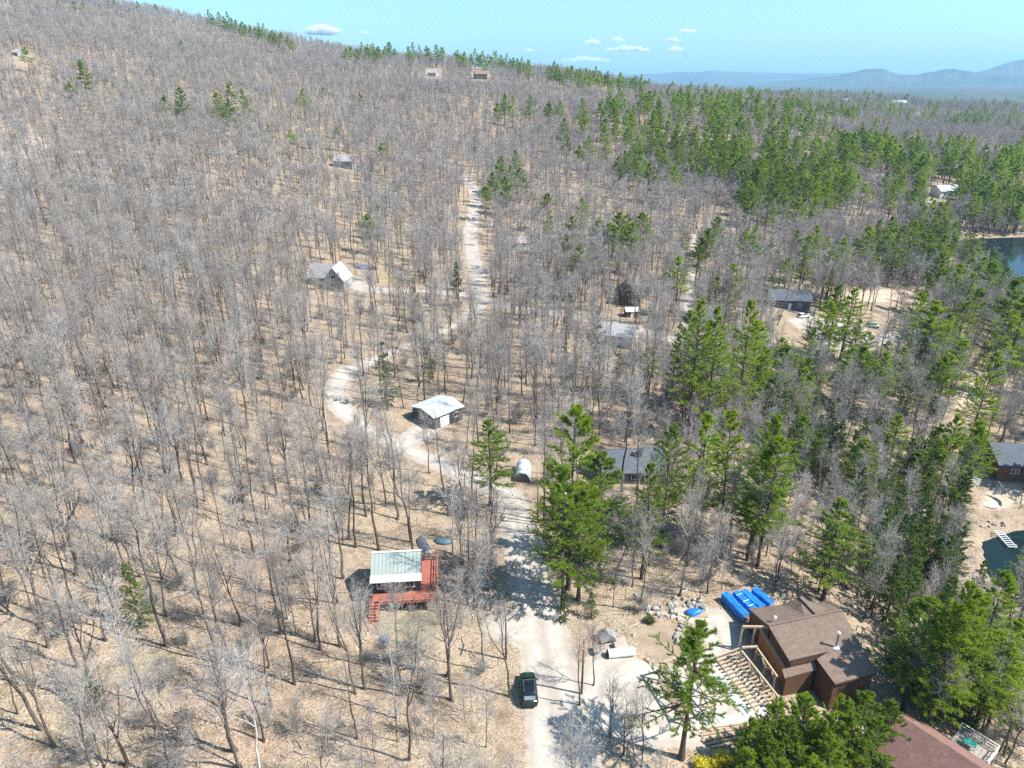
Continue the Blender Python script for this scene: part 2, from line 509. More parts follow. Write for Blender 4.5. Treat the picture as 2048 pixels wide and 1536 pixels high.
M_LAWN = sheet_mat('thin_lawn', [(.3, (.15, .125, .06)), (.5, (.27, .225, .125)), (.7, (.39, .33, .21))], edge_soft=3.6, wob=5.0)
M_DIRT = sheet_mat('bare_sand', [(.3, (.30, .23, .16)), (.5, (.44, .35, .26)), (.7, (.55, .46, .36))], edge_soft=1.0, wob=2.4)
M_DUG = sheet_mat('dug_soil', [(.3, (.17, .125, .085)), (.5, (.29, .22, .155)), (.7, (.40, .32, .23))], edge_soft=1.0, wob=2.2)
def patch(name, pix, mat, label, off, cell=.5, margin=1.6):
    poly = np.array([XY(*p) for p in pix])
    return sheet(name, lambda x, y: poly_sd(x, y, poly), bb(poly, pad=4), cell, off, mat, margin, label), poly
_, LAWN_C = patch('lawn', [(745,1200),(800,1215),(870,1160),(905,1165),(925,1230),(880,1300),(800,1330),(730,1290)], M_LAWN, 'thin spring lawn between the red deck and the road', .03)
_, SOIL = patch('bank', [(1262,1268),(1300,1238),(1335,1240),(1385,1258),(1400,1290),(1370,1318),(1320,1325),(1275,1305)], M_DUG, 'bank of dug brown soil below the boulder heap', .085)
_, LAWN_G = patch('lawn.001', [(735,548),(790,540),(850,545),(840,572),(780,575),(745,565)], M_LAWN, 'thin lawn in front of the grey gabled house', .13, .8)
_, LAWN_H = patch('lawn.002', [(1560,1388),(1640,1378),(1660,1398),(1600,1420),(1565,1412)], M_LAWN, 'sunlit strip of yellowing grass behind the brown house', .03)
_, SAND_R = patch('sand_clearing', [(1915,790),(1940,755),(1975,765),(1965,800),(1930,830),(1905,815)], M_DIRT, 'bare sandy clearing between tall pines near the lake', .05, .8)
_, SHOREP = patch('shore_clearing', [(1952,1022),(1965,985),(2000,965),(2070,965),(2080,1005),(2000,1022)], M_DIRT, 'trodden sandy ground below the slate roofed lake house', .06)
_, PATH_B = patch('path', [(1760,1536),(1790,1500),(1840,1490),(1850,1520),(1810,1580)], M_DIRT, 'sandy path beside the small brown roofed building', .05)
_, FIELD = patch('field', [(1800,232),(1850,228),(1880,243),(1830,252)], M_LAWN, 'pale grass field on the far low hill', .6, 6, 4)
_, FIELD2 = patch('field.001', [(1690,585),(1800,575),(1830,590),(1780,606),(1700,606)], M_DIRT, 'open tan clearing behind the leaning spreading tree', .12, .9)
_, RED_SLOPE = patch('hillside_clearing', [(-40,240),(60,250),(110,290),(60,320),(-40,310)], M_DIRT, 'reddish bare opening on the steep hillside', .3, 2.5, 4)

# lake
m, n, out = new_mat('lake_water')
p = pos(n)
q = bsdf(n, out, mixc(n, noise(n, p, .08, 3), (.006, .016, .018), (.012, .024, .022)), .05, .28, 0, noise(n, p, .9, 3, .6), .10, .04)
q.inputs['IOR'].default_value = 1.33
lk = [(-1, -1)]
ext = LAKE.copy()
cen = ext.mean(0)
ext = cen + (ext - cen) * 1.03
mb = MB(); mb.add([(x, y, LAKE_Z) for x, y in ext], [tuple(range(len(ext)))])
setp(mb.build('lake', m), 'dark still lake beyond the pines', 'lake', kind='structure')

# far mountains
def mtn_mat():
    m, n, out = new_mat('mountain_woods')
    p = pos(n)
    f = noise(n, p, .0012, 6, .65)
    c = ramp(n, f, [(.35, (.03, .055, .025)), (.52, (.07, .075, .05)), (.7, (.12, .11, .09))])
    bsdf(n, out, c, .95, .05, 0, f, .6, 60)
    return m
M_MTN = mtn_mat()
def range_(name, dist, depth, prof, label, seed):
    rg = np.random.default_rng(seed)
    pxs = np.array([a for a, b in prof], float); pys = np.array([b for a, b in prof], float)
    u = np.linspace(pxs[0], pxs[-1], 260)
    top = np.interp(u, pxs, pys)
    k = np.hanning(9); k /= k.sum()
    top = np.convolve(np.pad(top, 4, 'edge'), k, 'valid')
    top += np.convolve(rg.normal(0, 1.3, len(u) + 8), k, 'valid') * .9
    V = []
    prof_v = [(-1, 0), (-.72, .12), (-.45, .42), (-.2, .8), (0, 1), (.25, .8), (.6, .35), (1, 0)]
    for x, yv in zip(u, top):
        d = ray(x, yv)
        hyp = math.hypot(d[0], d[1])
        t = dist / d[1]
        ztop = CAM_Z + d[2] * t
        for a, hh in prof_v:
            s = (dist + a * depth) / dist
            wob = rg.normal(0, .035) if 0 < hh < 1 else 0
            V.append((d[0] * t * s, dist * s, -60 + (ztop + 60) * max(0, hh + wob)))
    m_ = len(prof_v)
    ii = np.arange(len(u) * m_).reshape(len(u), m_)
    Fq = np.stack([ii[:-1, :-1], ii[1:, :-1], ii[1:, 1:], ii[:-1, 1:]], -1).reshape(-1, 4)
    o = link(name, np_mesh(name, V, Fq, [M_MTN], smooth_=True))
    setp(o, label, 'mountain', kind='structure')
range_('mountain', 13500, 2600, [(700,160),(1000,158),(1200,150),(1290,149),(1350,144),(1420,142),(1500,144),(1600,147),(1680,146),(1740,147),(1900,150),(2100,151),(2400,150)], 'long low blue mountain range on the horizon', 3)
range_('mountain.001', 9500, 1500, [(1500,168),(1600,160),(1680,150),(1720,141),(1745,137),(1772,139),(1795,148),(1830,150),(1862,143),(1890,137),(1925,140),(1960,146),(2010,143),(2060,148),(2150,152),(2300,166)], 'two rounded blue hills before the far range', 4)
range_('mountain.002', 11200, 1900, [(1850,165),(1930,152),(1975,138),(2010,127),(2048,118),(2110,106),(2180,104),(2260,118),(2350,140),(2450,165)], 'tall blue mountain shoulder at the end of the range', 5)

# clouds
m, n, out = new_mat('cloud_white')
v = N(n, 'ShaderNodeVolumePrincipled')
v.inputs['Color'].default_value = (.99, .99, .99, 1); v.inputs['Density'].default_value = .009; v.inputs['Anisotropy'].default_value = .1
n.links.new(v.outputs[0], out.inputs['Volume'])
try: m.cycles.homogeneous_volume = True
except Exception: pass
M_CLOUD = m
def cloud(px, py, w, h, seed, label):
    rg = np.random.default_rng(seed)
    c = PT(px, py, 26000)
    s = 26000 / FPX
    bm = bmesh.new()
    nb = max(7, int(w / 4))
    for i in range(nb):
        a = (i + rg.uniform(.2, .8)) / nb - .5
        rr = (h * .55) * (1 - 1.5 * abs(a)) * rg.uniform(.6, 1.15) + h * .2
        g = bmesh.ops.create_icosphere(bm, subdivisions=3, radius=1)
        o = Vector((a * w * s, rg.uniform(-.4, .4) * w * s * .5, (rr * .55 - h * .35 + rg.uniform(0, .15) * h) * s))
        for v in g['verts']:
            k = 1 + .22 * math.sin(v.co.x * 5 + i) * math.sin(v.co.y * 6 + 2 * i) + .15 * math.sin(v.co.z * 9 + i * 3)
            v.co = Vector((v.co.x * rr * 1.9 * s * k, v.co.y * rr * 1.9 * s * k, max(v.co.z, -.7) * rr * s * 1.05 * k)) + o
    me = bpy.data.meshes.new('cloud'); bm.to_mesh(me); bm.free()
    me.materials.append(M_CLOUD)
    me.polygons.foreach_set('use_smooth', np.ones(len(me.polygons), bool))
    o = link('cloud', me); o.location = c
    rm = o.modifiers.new('union', 'REMESH'); rm.mode = 'VOXEL'; rm.voxel_size = h * s * .09
    setp(o, label, 'cloud', 'small fair weather clouds')
for i, (px, py, w, h, lab) in enumerate([
    (648,62,58,16,'small puffy white cloud above the wooded ridge skyline'),(1255,99,88,8,'long thin flat white cloud over the far mountains'),
    (1346,80,28,6,'tiny white cloud floating above another small puff'),(1348,100,30,8,'small white puff beside the long thin cloud'),
    (1185,84,30,6,'faint small white cloud beside the long thin cloud'),(1235,79,20,6,'tiny round white puff above the long thin cloud'),
    (1172,121,100,8,'low pale cloud bank just over the pine skyline'),(1375,62,36,5,'faint wisp of cloud high above the mountains'),
    (730,66,16,4,'tiny faint wisp beside the puffy ridge cloud'),(1058,101,18,5,'small faint white wisp above the ridge pines')]):
    cloud(px, py, w, h, 40 + i, lab)

# air
m, n, out = new_mat('haze_air')
v = N(n, 'ShaderNodeVolumePrincipled')
v.inputs['Color'].default_value = (.40, .71, 1.0, 1)
v.inputs['Density'].default_value = 7.2e-5
v.inputs['Anisotropy'].default_value = 0.0
n.links.new(v.outputs[0], out.inputs['Volume'])
try: m.cycles.homogeneous_volume = True
except Exception: pass
mb = MB(); mb.box((0, 7200, 178), (38000, 22000, 484))
hz = mb.build('haze', m)
setp(hz, 'thin blue air haze over the valley', 'haze', kind='stuff')
# ================================================================== trees
def bark_mat(name, lo, hi, tint, sc=6):
    m, n, out = new_mat(name)
    v = objc(n)
    mp = N(n, 'ShaderNodeMapping'); mp.inputs['Scale'].default_value = (1, 1, .25)
    n.links.new(v, mp.inputs[0])
    f = noise(n, mp.outputs[0], sc, 4, .65)
    c = ramp(n, f, [(.3, lo), (.7, hi)])
    oi = N(n, 'ShaderNodeObjectInfo').outputs['Random']
    t = ramp(n, oi, [(0, tint[0]), (.35, (1, 1, 1)), (.7, tint[1]), (1, tint[2])])
    c = mixc(n, 1.0, c, t, 'MULTIPLY')
    bsdf(n, out, c, .9, .15, 0, f, .5, .04)
    return m
TINT = ((.70, .64, .60), (1.12, 1.06, 1.0), (.86, .80, .78))
M_TRUNK = bark_mat('grey_bark', (.058, .048, .041), (.175, .152, .135), TINT)
M_TWIG = bark_mat('grey_twig', (.235, .22, .205), (.45, .425, .40), TINT, 3)
M_PALE = bark_mat('pale_bark', (.34, .31, .29), (.58, .55, .52), ((.9, .88, .85), (1, 1, 1), (.95, .92, .92)))
M_PTRUNK = bark_mat('pine_bark', (.05, .04, .034), (.14, .115, .095), ((.9, .85, .8), (1.1, 1, .95), (.85, .85, .85)))
def leaf_mat(name, lo, mid, hi, trans=.28):
    m, n, out = new_mat(name)
    gi = n.nodes.new('ShaderNodeNewGeometry')
    oi = N(n, 'ShaderNodeObjectInfo').outputs['Random']
    f = math_(n, 'ADD', math_(n, 'MULTIPLY', gi.outputs['Random Per Island'], .55), math_(n, 'MULTIPLY', oi, .45))
    c = ramp(n, f, [(.15, lo), (.5, mid), (.85, hi)])
    d = N(n, 'ShaderNodeBsdfDiffuse'); t = N(n, 'ShaderNodeBsdfTranslucent')
    g = N(n, 'ShaderNodeBsdfGlossy'); g.inputs['Roughness'].default_value = .45
    g.inputs[0].default_value = (.9, .95, .8, 1)
    n.links.new(c, d.inputs[0]); n.links.new(mixc(n, 1.0, c, (1.15, 1.1, .5), 'MULTIPLY'), t.inputs[0])
    a = N(n, 'ShaderNodeMixShader'); a.inputs[0].default_value = trans
    n.links.new(d.outputs[0], a.inputs[1]); n.links.new(t.outputs[0], a.inputs[2])
    b = N(n, 'ShaderNodeMixShader'); b.inputs[0].default_value = .035
    n.links.new(a.outputs[0], b.inputs[1]); n.links.new(g.outputs[0], b.inputs[2])
    n.links.new(b.outputs[0], out.inputs[0])
    return m
M_PINE = leaf_mat('pine_needles', (.12, .195, .018), (.255, .37, .028), (.37, .475, .040), .55)
M_HEML = leaf_mat('hemlock_needles', (.05, .095, .022), (.10, .17, .03), (.18, .25, .038), .4)
M_FORS = leaf_mat('yellow_blossom', (.42, .36, .02), (.62, .55, .03), (.75, .70, .08), .3)
M_SHOOT = leaf_mat('young_leaf', (.10, .12, .03), (.17, .19, .05), (.26, .27, .09), .3)

def unit(v):
    return v / np.maximum(np.linalg.norm(v, axis=-1, keepdims=True), 1e-9)
def tubes(Pth, Rad, k):
    Nn, S = Pth.shape[:2]
    T = unit(np.gradient(Pth, axis=1))
    ref = np.where(np.abs(T[..., 2:3]) < .9, np.array([0, 0, 1.]), np.array([1., 0, 0]))
    U = unit(np.cross(T, ref)); Vv = np.cross(T, U)
    a = np.arange(k) * 2 * np.pi / k
    V = Pth[:, :, None] + Rad[:, :, None, None] * (U[:, :, None] * np.cos(a)[:, None] + Vv[:, :, None] * np.sin(a)[:, None])
    b = (np.arange(Nn)[:, None, None] * S + np.arange(S - 1)[None, :, None]) * k
    j = np.arange(k)[None, None]; j2 = (j + 1) % k
    Fq = np.stack([b + j, b + j2, b + k + j2, b + k + j], -1).reshape(-1, 4)
    return V.reshape(-1, 3), Fq
def grow(rg, Pth, Rad, n_per, f0, f1, a0, a1, l0, l1, S, up, wob, rfrac, rmin, taper=.35, flat=0.0, lenfall=.5):
    Nn, Sp = Pth.shape[:2]
    idx = np.repeat(np.arange(Nn), n_per)
    j = np.tile(np.arange(n_per), Nn)
    f = f0 + (f1 - f0) * (j + rg.random(len(idx))) / n_per
    s = f * (Sp - 1); i0 = np.minimum(s.astype(int), Sp - 2); w = (s - i0)[:, None]
    A, B = Pth[idx, i0], Pth[idx, i0 + 1]
    p0 = A * (1 - w) + B * w
    tan = unit(B - A)
    rad = Rad[idx, i0] * (1 - w[:, 0]) + Rad[idx, i0 + 1] * w[:, 0]
    v = rg.normal(size=(len(idx), 3)); v[:, 2] *= (1 - flat)
    per = unit(v - (v * tan).sum(1, keepdims=True) * tan)
    ang = rg.uniform(a0, a1, len(idx))[:, None]
    d = np.cos(ang) * tan + np.sin(ang) * per
    L = rg.uniform(l0, l1, len(idx)) * (1 - lenfall * (f - f0) / max(f1 - f0, 1e-6))
    out = np.empty((len(idx), S, 3)); out[:, 0] = p0
    for q in range(1, S):
        d = unit(d + np.array([0, 0, up]) + rg.normal(0, wob, d.shape))
        out[:, q] = out[:, q - 1] + d * (L / (S - 1))[:, None]
    r0 = np.maximum(rad * rfrac, rmin)
    Rr = r0[:, None] * np.linspace(1, taper, S)[None]
    return out, Rr
def blades(p0, d, L, w, rg):
    side = unit(np.cross(d, rg.normal(size=d.shape)))
    V = np.stack([p0 - side * w[:, None] / 2, p0 + side * w[:, None] / 2, p0 + d * L[:, None]], 1)
    return V.reshape(-1, 3), np.arange(len(p0) * 3).reshape(-1, 3)
class Acc:
    def __init__(s): s.v = []; s.q = []; s.t = []; s.n = 0
    def add(s, V, Fq):
        s.v.append(V); (s.q if Fq.shape[1] == 4 else s.t).append(Fq + s.n); s.n += len(V)
    def faces(s):
        r = []
        if s.q: r.append(np.concatenate(s.q))
        if s.t: r.append(np.concatenate(s.t))
        return r
    def verts(s): return np.concatenate(s.v)
def two_meshes(tr, cr, mt, mc):
    a = np_mesh('trunk', tr.verts(), tr.faces(), [mt], smooth_=True)
    b = np_mesh('crown', cr.verts(), cr.faces(), [mc])
    both = Acc()
    for k, acc in enumerate((tr, cr)):
        base = both.n
        V = acc.verts()
        both.v.append(V); both.n += len(V)
        both.q += [f + base for f in acc.q]; both.t += [f + base for f in acc.t]
    # material per face in quad-then-triangle order
    fm = []
    for kind in ('q', 't'):
        for k, acc in enumerate((tr, cr)):
            fm += [np.full(len(f), k) for f in getattr(acc, kind)]
    c = np_mesh('whole', both.verts(), both.faces(), [mt, mc], np.concatenate(fm))
    return a, b, c

def bare_tree(seed, H, r=.17, lean=.0, forks=2, clear=.42, limbs=9, spread=1.0, fine=5, lod=0, mt=None, mc=None, thick=1.0):
    rg = np.random.default_rng(seed)
    S = 12 if lod == 0 else 5
    tt = np.linspace(0, 1, S)
    la = rg.uniform(0, 6.28)
    sw = np.cumsum(rg.normal(0, .05, (S, 2)), 0) * H / 9 * (tt[:, None] > 0.05)
    path = np.zeros((1, S, 3))
    path[0, :, 0] = lean * H * tt ** 1.4 * math.cos(la) + sw[:, 0]
    path[0, :, 1] = lean * H * tt ** 1.4 * math.sin(la) + sw[:, 1]
    path[0, :, 2] = H * .88 * tt - .4
    path[0] -= np.array([path[0, 0, 0], path[0, 0, 1], 0])
    rad = (r * (1 - .86 * tt ** .9) * (1 + .5 * np.exp(-tt * 30)))[None]
    tr, cr = Acc(), Acc()
    tr.add(*tubes(path, rad, 7 if lod == 0 else 3))
    src = [(path, rad, clear)]
    if forks:
        lp, lr = grow(rg, path, rad, forks, clear * .8, clear * 1.35, (.28), .55, H * .36, H * .52, 8 if lod == 0 else 4, .16, .10, .72, .03)
        tr.add(*tubes(lp, lr, 6 if lod == 0 else 3))
        src.append((lp, lr, .2))
    L1 = []
    for (p_, r_, f0) in src:
        n_ = limbs if p_.shape[0] == 1 else max(4, int(limbs * .6))
        L1.append(grow(rg, p_, r_, n_, f0, .98, .45, .95, H * .15 * spread, H * .27 * spread, 6 if lod == 0 else 3, .17, .15, .6, .022 * thick))
    l2 = []
    for p_, r_ in L1:
        cr.add(*tubes(p_, r_, 5 if lod == 0 else 3))
        l2.append(grow(rg, p_, r_, 6 if lod == 0 else 4, .2, 1, .4, 1.05, H * .07, H * .135, 4 if lod == 0 else 2, .10, .2, .6, .014 * thick))
    for p_, r_, f0 in src:
        l2.append(grow(rg, p_, r_, 7 if lod == 0 else 3, max(f0, .6), 1, .4, 1.0, H * .06, H * .12, 4 if lod == 0 else 2, .10, .2, .6, .014 * thick))
    l3 = []
    for p_, r_ in l2:
        if lod == 0:
            cr.add(*tubes(p_, r_, 4))
            l3.append(grow(rg, p_, r_, max(3, fine - 2), .25, 1, .3, .85, .6, 1.45, 3, .08, .2, .6, .0095 * thick))
        else:
            d = p_[:, -1] - p_[:, 0]; L = np.linalg.norm(d, axis=1)
            cr.add(*blades(p_[:, 0], d / L[:, None], L, np.full(len(L), .07 * thick), rg))
            l3.append(grow(rg, p_, r_, fine, .2, 1, .35, 1.0, .8, 1.8, 2, .08, .2, .6, .01))
    for p_, r_ in l3:
        if lod == 0:
            cr.add(*tubes(p_, r_, 3))
            q_, s_ = grow(rg, p_, r_, 3, .2, 1, .3, .95, .35, .85, 2, .06, .1, .6, .006)
            p_ = q_
        d = p_[:, -1] - p_[:, 0]; L = np.linalg.norm(d, axis=1)
        cr.add(*blades(p_[:, 0], d / L[:, None], L, np.full(len(L), (.021 if lod == 0 else .06) * thick), rg))
    return two_meshes(tr, cr, mt or M_TRUNK, mc or M_TWIG)

def conifer(seed, H, base=.4, width=3.4, nl=70, r=.26, droop=0.0, upturn=.16, nb=8, ntuft=6, nblade=8, blen=.40, bw=.055, shape=.8, ragged=.35, lod=0, mt=None, mc=None, lean=.01, flatten=.8):
    rg = np.random.default_rng(seed)
    S = 9 if lod == 0 else 4
    tt = np.linspace(0, 1, S)
    la = rg.uniform(0, 6.28)
    path = np.zeros((1, S, 3))
    path[0, :, 0] = lean * H * tt * math.cos(la) + .006 * H * np.sin(tt * 5 + seed)
    path[0, :, 1] = lean * H * tt * math.sin(la)
    path[0, :, 2] = H * tt - .4 * (1 - tt)
    rad = (r * (1 - .93 * tt) * (1 + .35 * np.exp(-tt * 25)))[None]
    tr, cr = Acc(), Acc()
    tr.add(*tubes(path, rad, 7 if lod == 0 else 4))
    # limbs in loose whorls
    u = np.sort(rg.random(nl)) ** .92
    if lod == 0: u = np.round(u * nl / 4.5) / (nl / 4.5) + rg.normal(0, .008, nl)
    u = np.clip(u, 0, .985)
    z = (base + (1 - base) * u) * H
    f = z / H
    c0 = np.stack([np.interp(f, tt, path[0, :, 0]), np.interp(f, tt, path[0, :, 1]), z], 1)
    az = rg.random(nl) * 2 * np.pi
    prof = np.clip((1 - u) ** shape * (.55 + .45 * np.clip(u * 5, 0, 1)), .04, 1)
    lobes = 1 + ragged * .6 * np.sin(az * 2 + u * 7 + seed) * (u < .9)
    L = width * prof * lobes * rg.uniform(1 - ragged, 1 + ragged * .5, nl) + .25
    el = -.05 - droop + (.75 + droop) * u ** 1.5 + rg.normal(0, .1, nl)
    d = np.stack([np.cos(az) * np.cos(el), np.sin(az) * np.cos(el), np.sin(el)], 1)
    SL = 6 if lod == 0 else 3
    lp = np.empty((nl, SL, 3)); lp[:, 0] = c0
    for q in range(1, SL):
        d = unit(d + np.array([0, 0, upturn * (q / SL)]) + rg.normal(0, .05, d.shape))
        lp[:, q] = lp[:, q - 1] + d * (L / (SL - 1))[:, None]
    lr = (.012 + .016 * L)[:, None] * np.linspace(1, .25, SL)[None]
    tr.add(*tubes(lp, lr, 4 if lod == 0 else 3))
    br, brr = grow(rg, lp, lr, nb, .25, 1.0, .5, 1.05, .3 * 1, .55, 3 if lod == 0 else 2, .03 - droop * .1, .08, .5, .006, flat=flatten, lenfall=.25)
    # branchlet length follows the limb
    sc = np.repeat(np.clip(L / 2.2, .45, 1.9), nb)[:, None, None]
    br = br[:, :1] + (br - br[:, :1]) * sc
    if lod == 0: tr.add(*tubes(br, brr, 3))
    allp = [(br, ntuft), (lp[:, SL // 2:], ntuft)]
    for p_, k in allp:
        Nn, Sp = p_.shape[:2]
        idx = np.repeat(np.arange(Nn), k)
        ff = np.tile((np.arange(k) + .6) / k, Nn) * (Sp - 1)
        i0 = np.minimum(ff.astype(int), Sp - 2); w = (ff - i0)[:, None]
        c = p_[idx, i0] * (1 - w) + p_[idx, i0 + 1] * w
        td = unit(p_[idx, i0 + 1] - p_[idx, i0])
        c = np.repeat(c, nblade, 0); td = np.repeat(td, nblade, 0)
        bd = unit(td * .7 + rg.normal(0, .62, c.shape) + np.array([0, 0, .28 - droop]))
        bl = rg.uniform(.65, 1.2, len(c)) * blen
        cr.add(*blades(c - bd * (bl * .15)[:, None], bd, bl, rg.uniform(.7, 1.3, len(c)) * bw, rg))
    return two_meshes(tr, cr, mt or M_PTRUNK, mc or M_PINE)

BARE = [  # (meshes, what it looks like)
    (bare_tree(11, 20, .18, .02, 0, .52, 12, .85), 'straight narrow crowned bare tree'),
    (bare_tree(12, 19, .20, .03, 2, .42, 8, .95), 'bare tree forking halfway up'),
    (bare_tree(13, 17, .21, .04, 3, .36, 8, 1.15), 'bare oak with crooked limbs'),
    (bare_tree(14, 19, .15, .10, 1, .52, 9, .85), 'leaning one sided bare tree'),
    (bare_tree(15, 21, .18, .015, 1, .58, 9, .75), 'slim high crowned bare tree'),
    (bare_tree(16, 16, .16, .05, 2, .42, 10, 1.0, 6), 'bushy bare tree with dense twigs'),
    (bare_tree(17, 19, .17, .06, 2, .48, 7, .95), 'bare tree with two bent leaders'),
    (bare_tree(18, 17, .12, .02, 0, .42, 14, .85, 5, 0, M_PALE, M_PALE), 'slender pale barked bare birch'),
]
SAPL = [
    (bare_tree(31, 7.5, .05, .03, 0, .22, 8, .9, 3), 'feathery topped bare sapling'),
    (bare_tree(32, 6.0, .045, .06, 1, .15, 7, 1.2, 3), 'bent wide twigged bare sapling'),
    (bare_tree(33, 9.0, .06, .02, 0, .35, 9, .7, 3), 'whip thin bare sapling'),
    (bare_tree(34, 4.0, .03, .05, 3, .08, 8, 1.7, 4), 'low tangled bare shrub'),
]
BARE_FAR = [bare_tree(51 + i, h, .20, .03, fk, cl, 10, sp * .9, 5, 1, th_, tc_, thick=1.15)[2] for i, (h, fk, cl, sp, th_, tc_) in enumerate(
    [(18, 1, .45, 1.1, None, None), (17, 2, .38, 1.2, None, None), (19, 0, .45, 1.0, None, None), (16, 2, .35, 1.3, None, None), (17, 1, .4, 1.0, M_PALE, M_PALE), (18, 3, .42, 1.1, None, None)])]
PINE = [
    (conifer(71, 26, .26, 6.0, 108, .30, ragged=.45), 'white pine with layered plumes'),
    (conifer(72, 24, .38, 5.5, 92, .28, ragged=.5), 'white pine with ragged open crown'),
    (conifer(73, 22, .26, 5.3, 104, .26, shape=.65), 'white pine with rounded plumes'),
    (conifer(74, 18, .20, 4.7, 98, .22, ragged=.45), 'white pine with upswept limbs'),
    (conifer(75, 24, .46, 5.3, 88, .27, shape=.6, ragged=.5), 'white pine with small high crown'),
]
YOUNG = [
    (conifer(81, 9, .04, 3.3, 80, .14, shape=.55, ragged=.25, nb=8, ntuft=5, nblade=8, blen=.30, bw=.055), 'dense rounded young pine'),
    (conifer(82, 7.5, .03, 2.7, 70, .12, shape=.6, ragged=.3, nb=8, ntuft=5, nblade=8, blen=.30, bw=.055), 'bushy green young pine'),
]
HEML = [
    (conifer(91, 15, .08, 3.0, 96, .20, droop=.22, upturn=-.05, nb=8, ntuft=5, nblade=6, blen=.24, bw=.07, shape=.85, ragged=.25, mc=M_HEML), 'conical hemlock with drooping sprays'),
    (conifer(92, 13, .05, 2.3, 86, .18, droop=.15, upturn=.0, nb=8, ntuft=5, nblade=6, blen=.24, bw=.07, shape=.9, ragged=.3, mc=M_HEML), 'narrow pointed dark hemlock'),
    (conifer(93, 11, .12, 2.6, 46, .14, droop=.2, upturn=.0, nb=6, ntuft=4, nblade=5, blen=.24, bw=.06, shape=.8, ragged=.5, mc=M_HEML), 'sparse see through hemlock'),
]
PINE_FAR = [conifer(101 + i, h, b, w * 1.15, 54, .26, nb=4, ntuft=3, nblade=5, blen=.9, bw=.22, shape=s_, ragged=.4, lod=1)[2] for i, (h, b, w, s_) in enumerate([(22, .3, 4.2, .8), (20, .4, 3.8, .65), (24, .35, 4.0, .85), (18, .25, 3.6, .75)])]

def place_tree(kind, meshes, loc, rz, sc, label, cat, group, tilt=(0, 0)):
    root = bpy.data.objects.new(kind, None)
    root.location = loc
    root.rotation_euler = (tilt[0], tilt[1], rz)
    root.scale = (sc[0], sc[0], sc[1])
    root.empty_display_size = .3
    COL.objects.link(root)
    for nm, me in (('trunk', meshes[0]), ('crown', meshes[1])):
        o = bpy.data.objects.new(nm, me)
        o.parent = root
        COL.objects.link(o)
    return setp(root, label, cat, group)

# instancing of what is past counting
def forest(name, protos, pts, rots, scls, ids, label, cat):
    pc = bpy.data.collections.new(name + '_forms')
    for i, me in enumerate(protos):
        pc.objects.link(bpy.data.objects.new('%s_form_%02d' % (name, i), me))
    me = bpy.data.meshes.new(name)
    me.vertices.add(len(pts)); me.vertices.foreach_set('co', np.asarray(pts, np.float32).ravel())
    for an, ty, key, arr in (('rot', 'FLOAT_VECTOR', 'vector', rots), ('scl', 'FLOAT_VECTOR', 'vector', scls), ('form', 'INT', 'value', ids)):
        a = me.attributes.new(an, ty, 'POINT')
        a.data.foreach_set(key, np.asarray(arr, np.int32 if ty == 'INT' else np.float32).ravel())
    o = link(name, me)
    g = bpy.data.node_groups.new(name + '_scatter', 'GeometryNodeTree')
    g.interface.new_socket('Geometry', in_out='INPUT', socket_type='NodeSocketGeometry')
    g.interface.new_socket('Geometry', in_out='OUTPUT', socket_type='NodeSocketGeometry')
    gi = g.nodes.new('NodeGroupInput'); go = g.nodes.new('NodeGroupOutput')
    ci = g.nodes.new('GeometryNodeCollectionInfo')
    ci.inputs['Collection'].default_value = pc
    ci.inputs['Separate Children'].default_value = True
    ci.inputs['Reset Children'].default_value = True
    ip = g.nodes.new('GeometryNodeInstanceOnPoints')
    ip.inputs['Pick Instance'].default_value = True
    def attr(nm, ty):
        q = g.nodes.new('GeometryNodeInputNamedAttribute'); q.data_type = ty
        q.inputs['Name'].default_value = nm
        return [s for s in q.outputs if s.enabled][0]
    e2r = g.nodes.new('FunctionNodeEulerToRotation')
    g.links.new(attr('rot', 'FLOAT_VECTOR'), e2r.inputs[0])
    g.links.new(gi.outputs[0], ip.inputs['Points'])
    g.links.new(ci.outputs[0], ip.inputs['Instance'])
    g.links.new(attr('form', 'INT'), ip.inputs['Instance Index'])
    g.links.new(e2r.outputs[0], ip.inputs['Rotation'])
    g.links.new(attr('scl', 'FLOAT_VECTOR'), ip.inputs['Scale'])
    g.links.new(ip.outputs[0], go.inputs[0])
    md = o.modifiers.new('scatter', 'NODES'); md.node_group = g
    return setp(o, label, cat, kind='stuff')
# ================================================================== buildings and things people put here
FOOT = []
def foot_rect(root, w, d, pad=1.2):
    c, s = math.cos(root.rotation_euler.z), math.sin(root.rotation_euler.z)
    q = [(sx * w / 2, sy * d / 2) for sx, sy in ((-1, -1), (1, -1), (1, 1), (-1, 1))]
    FOOT.append((np.array([(root.location.x + c * a - s * b, root.location.y + s * a + c * b) for a, b in q]), pad))
def shingle(name, c, var=.22):
    if name in _mc: return _mc[name]
    m, n, out = new_mat(name)
    v = objc(n)
    br = N(n, 'ShaderNodeTexBrick'); br.inputs['Scale'].default_value = 3.0
    br.inputs['Mortar Size'].default_value = .012; br.inputs['Row Height'].default_value = .45; br.inputs['Brick Width'].default_value = .9
    br.inputs['Color1'].default_value = (.78, .78, .78, 1); br.inputs['Color2'].default_value = (1.1, 1.1, 1.1, 1); br.inputs['Mortar'].default_value = (.6, .6, .6, 1)
    n.links.new(v, br.inputs[0])
    f = noise(n, v, 1.2, 4, .6); g = noise(n, v, 9, 3, .7)
    base = ramp(n, math_(n, 'ADD', math_(n, 'MULTIPLY', f, .5), math_(n, 'MULTIPLY', g, .5)), [(.32, tuple(x * (1 - var) for x in c)), (.68, tuple(x * (1 + var) for x in c))])
    bsdf(n, out, mixc(n, .8, base, br.outputs[0], 'MULTIPLY'), .92, .15, 0, g, .4, .02)
    _mc[name] = m
    return m
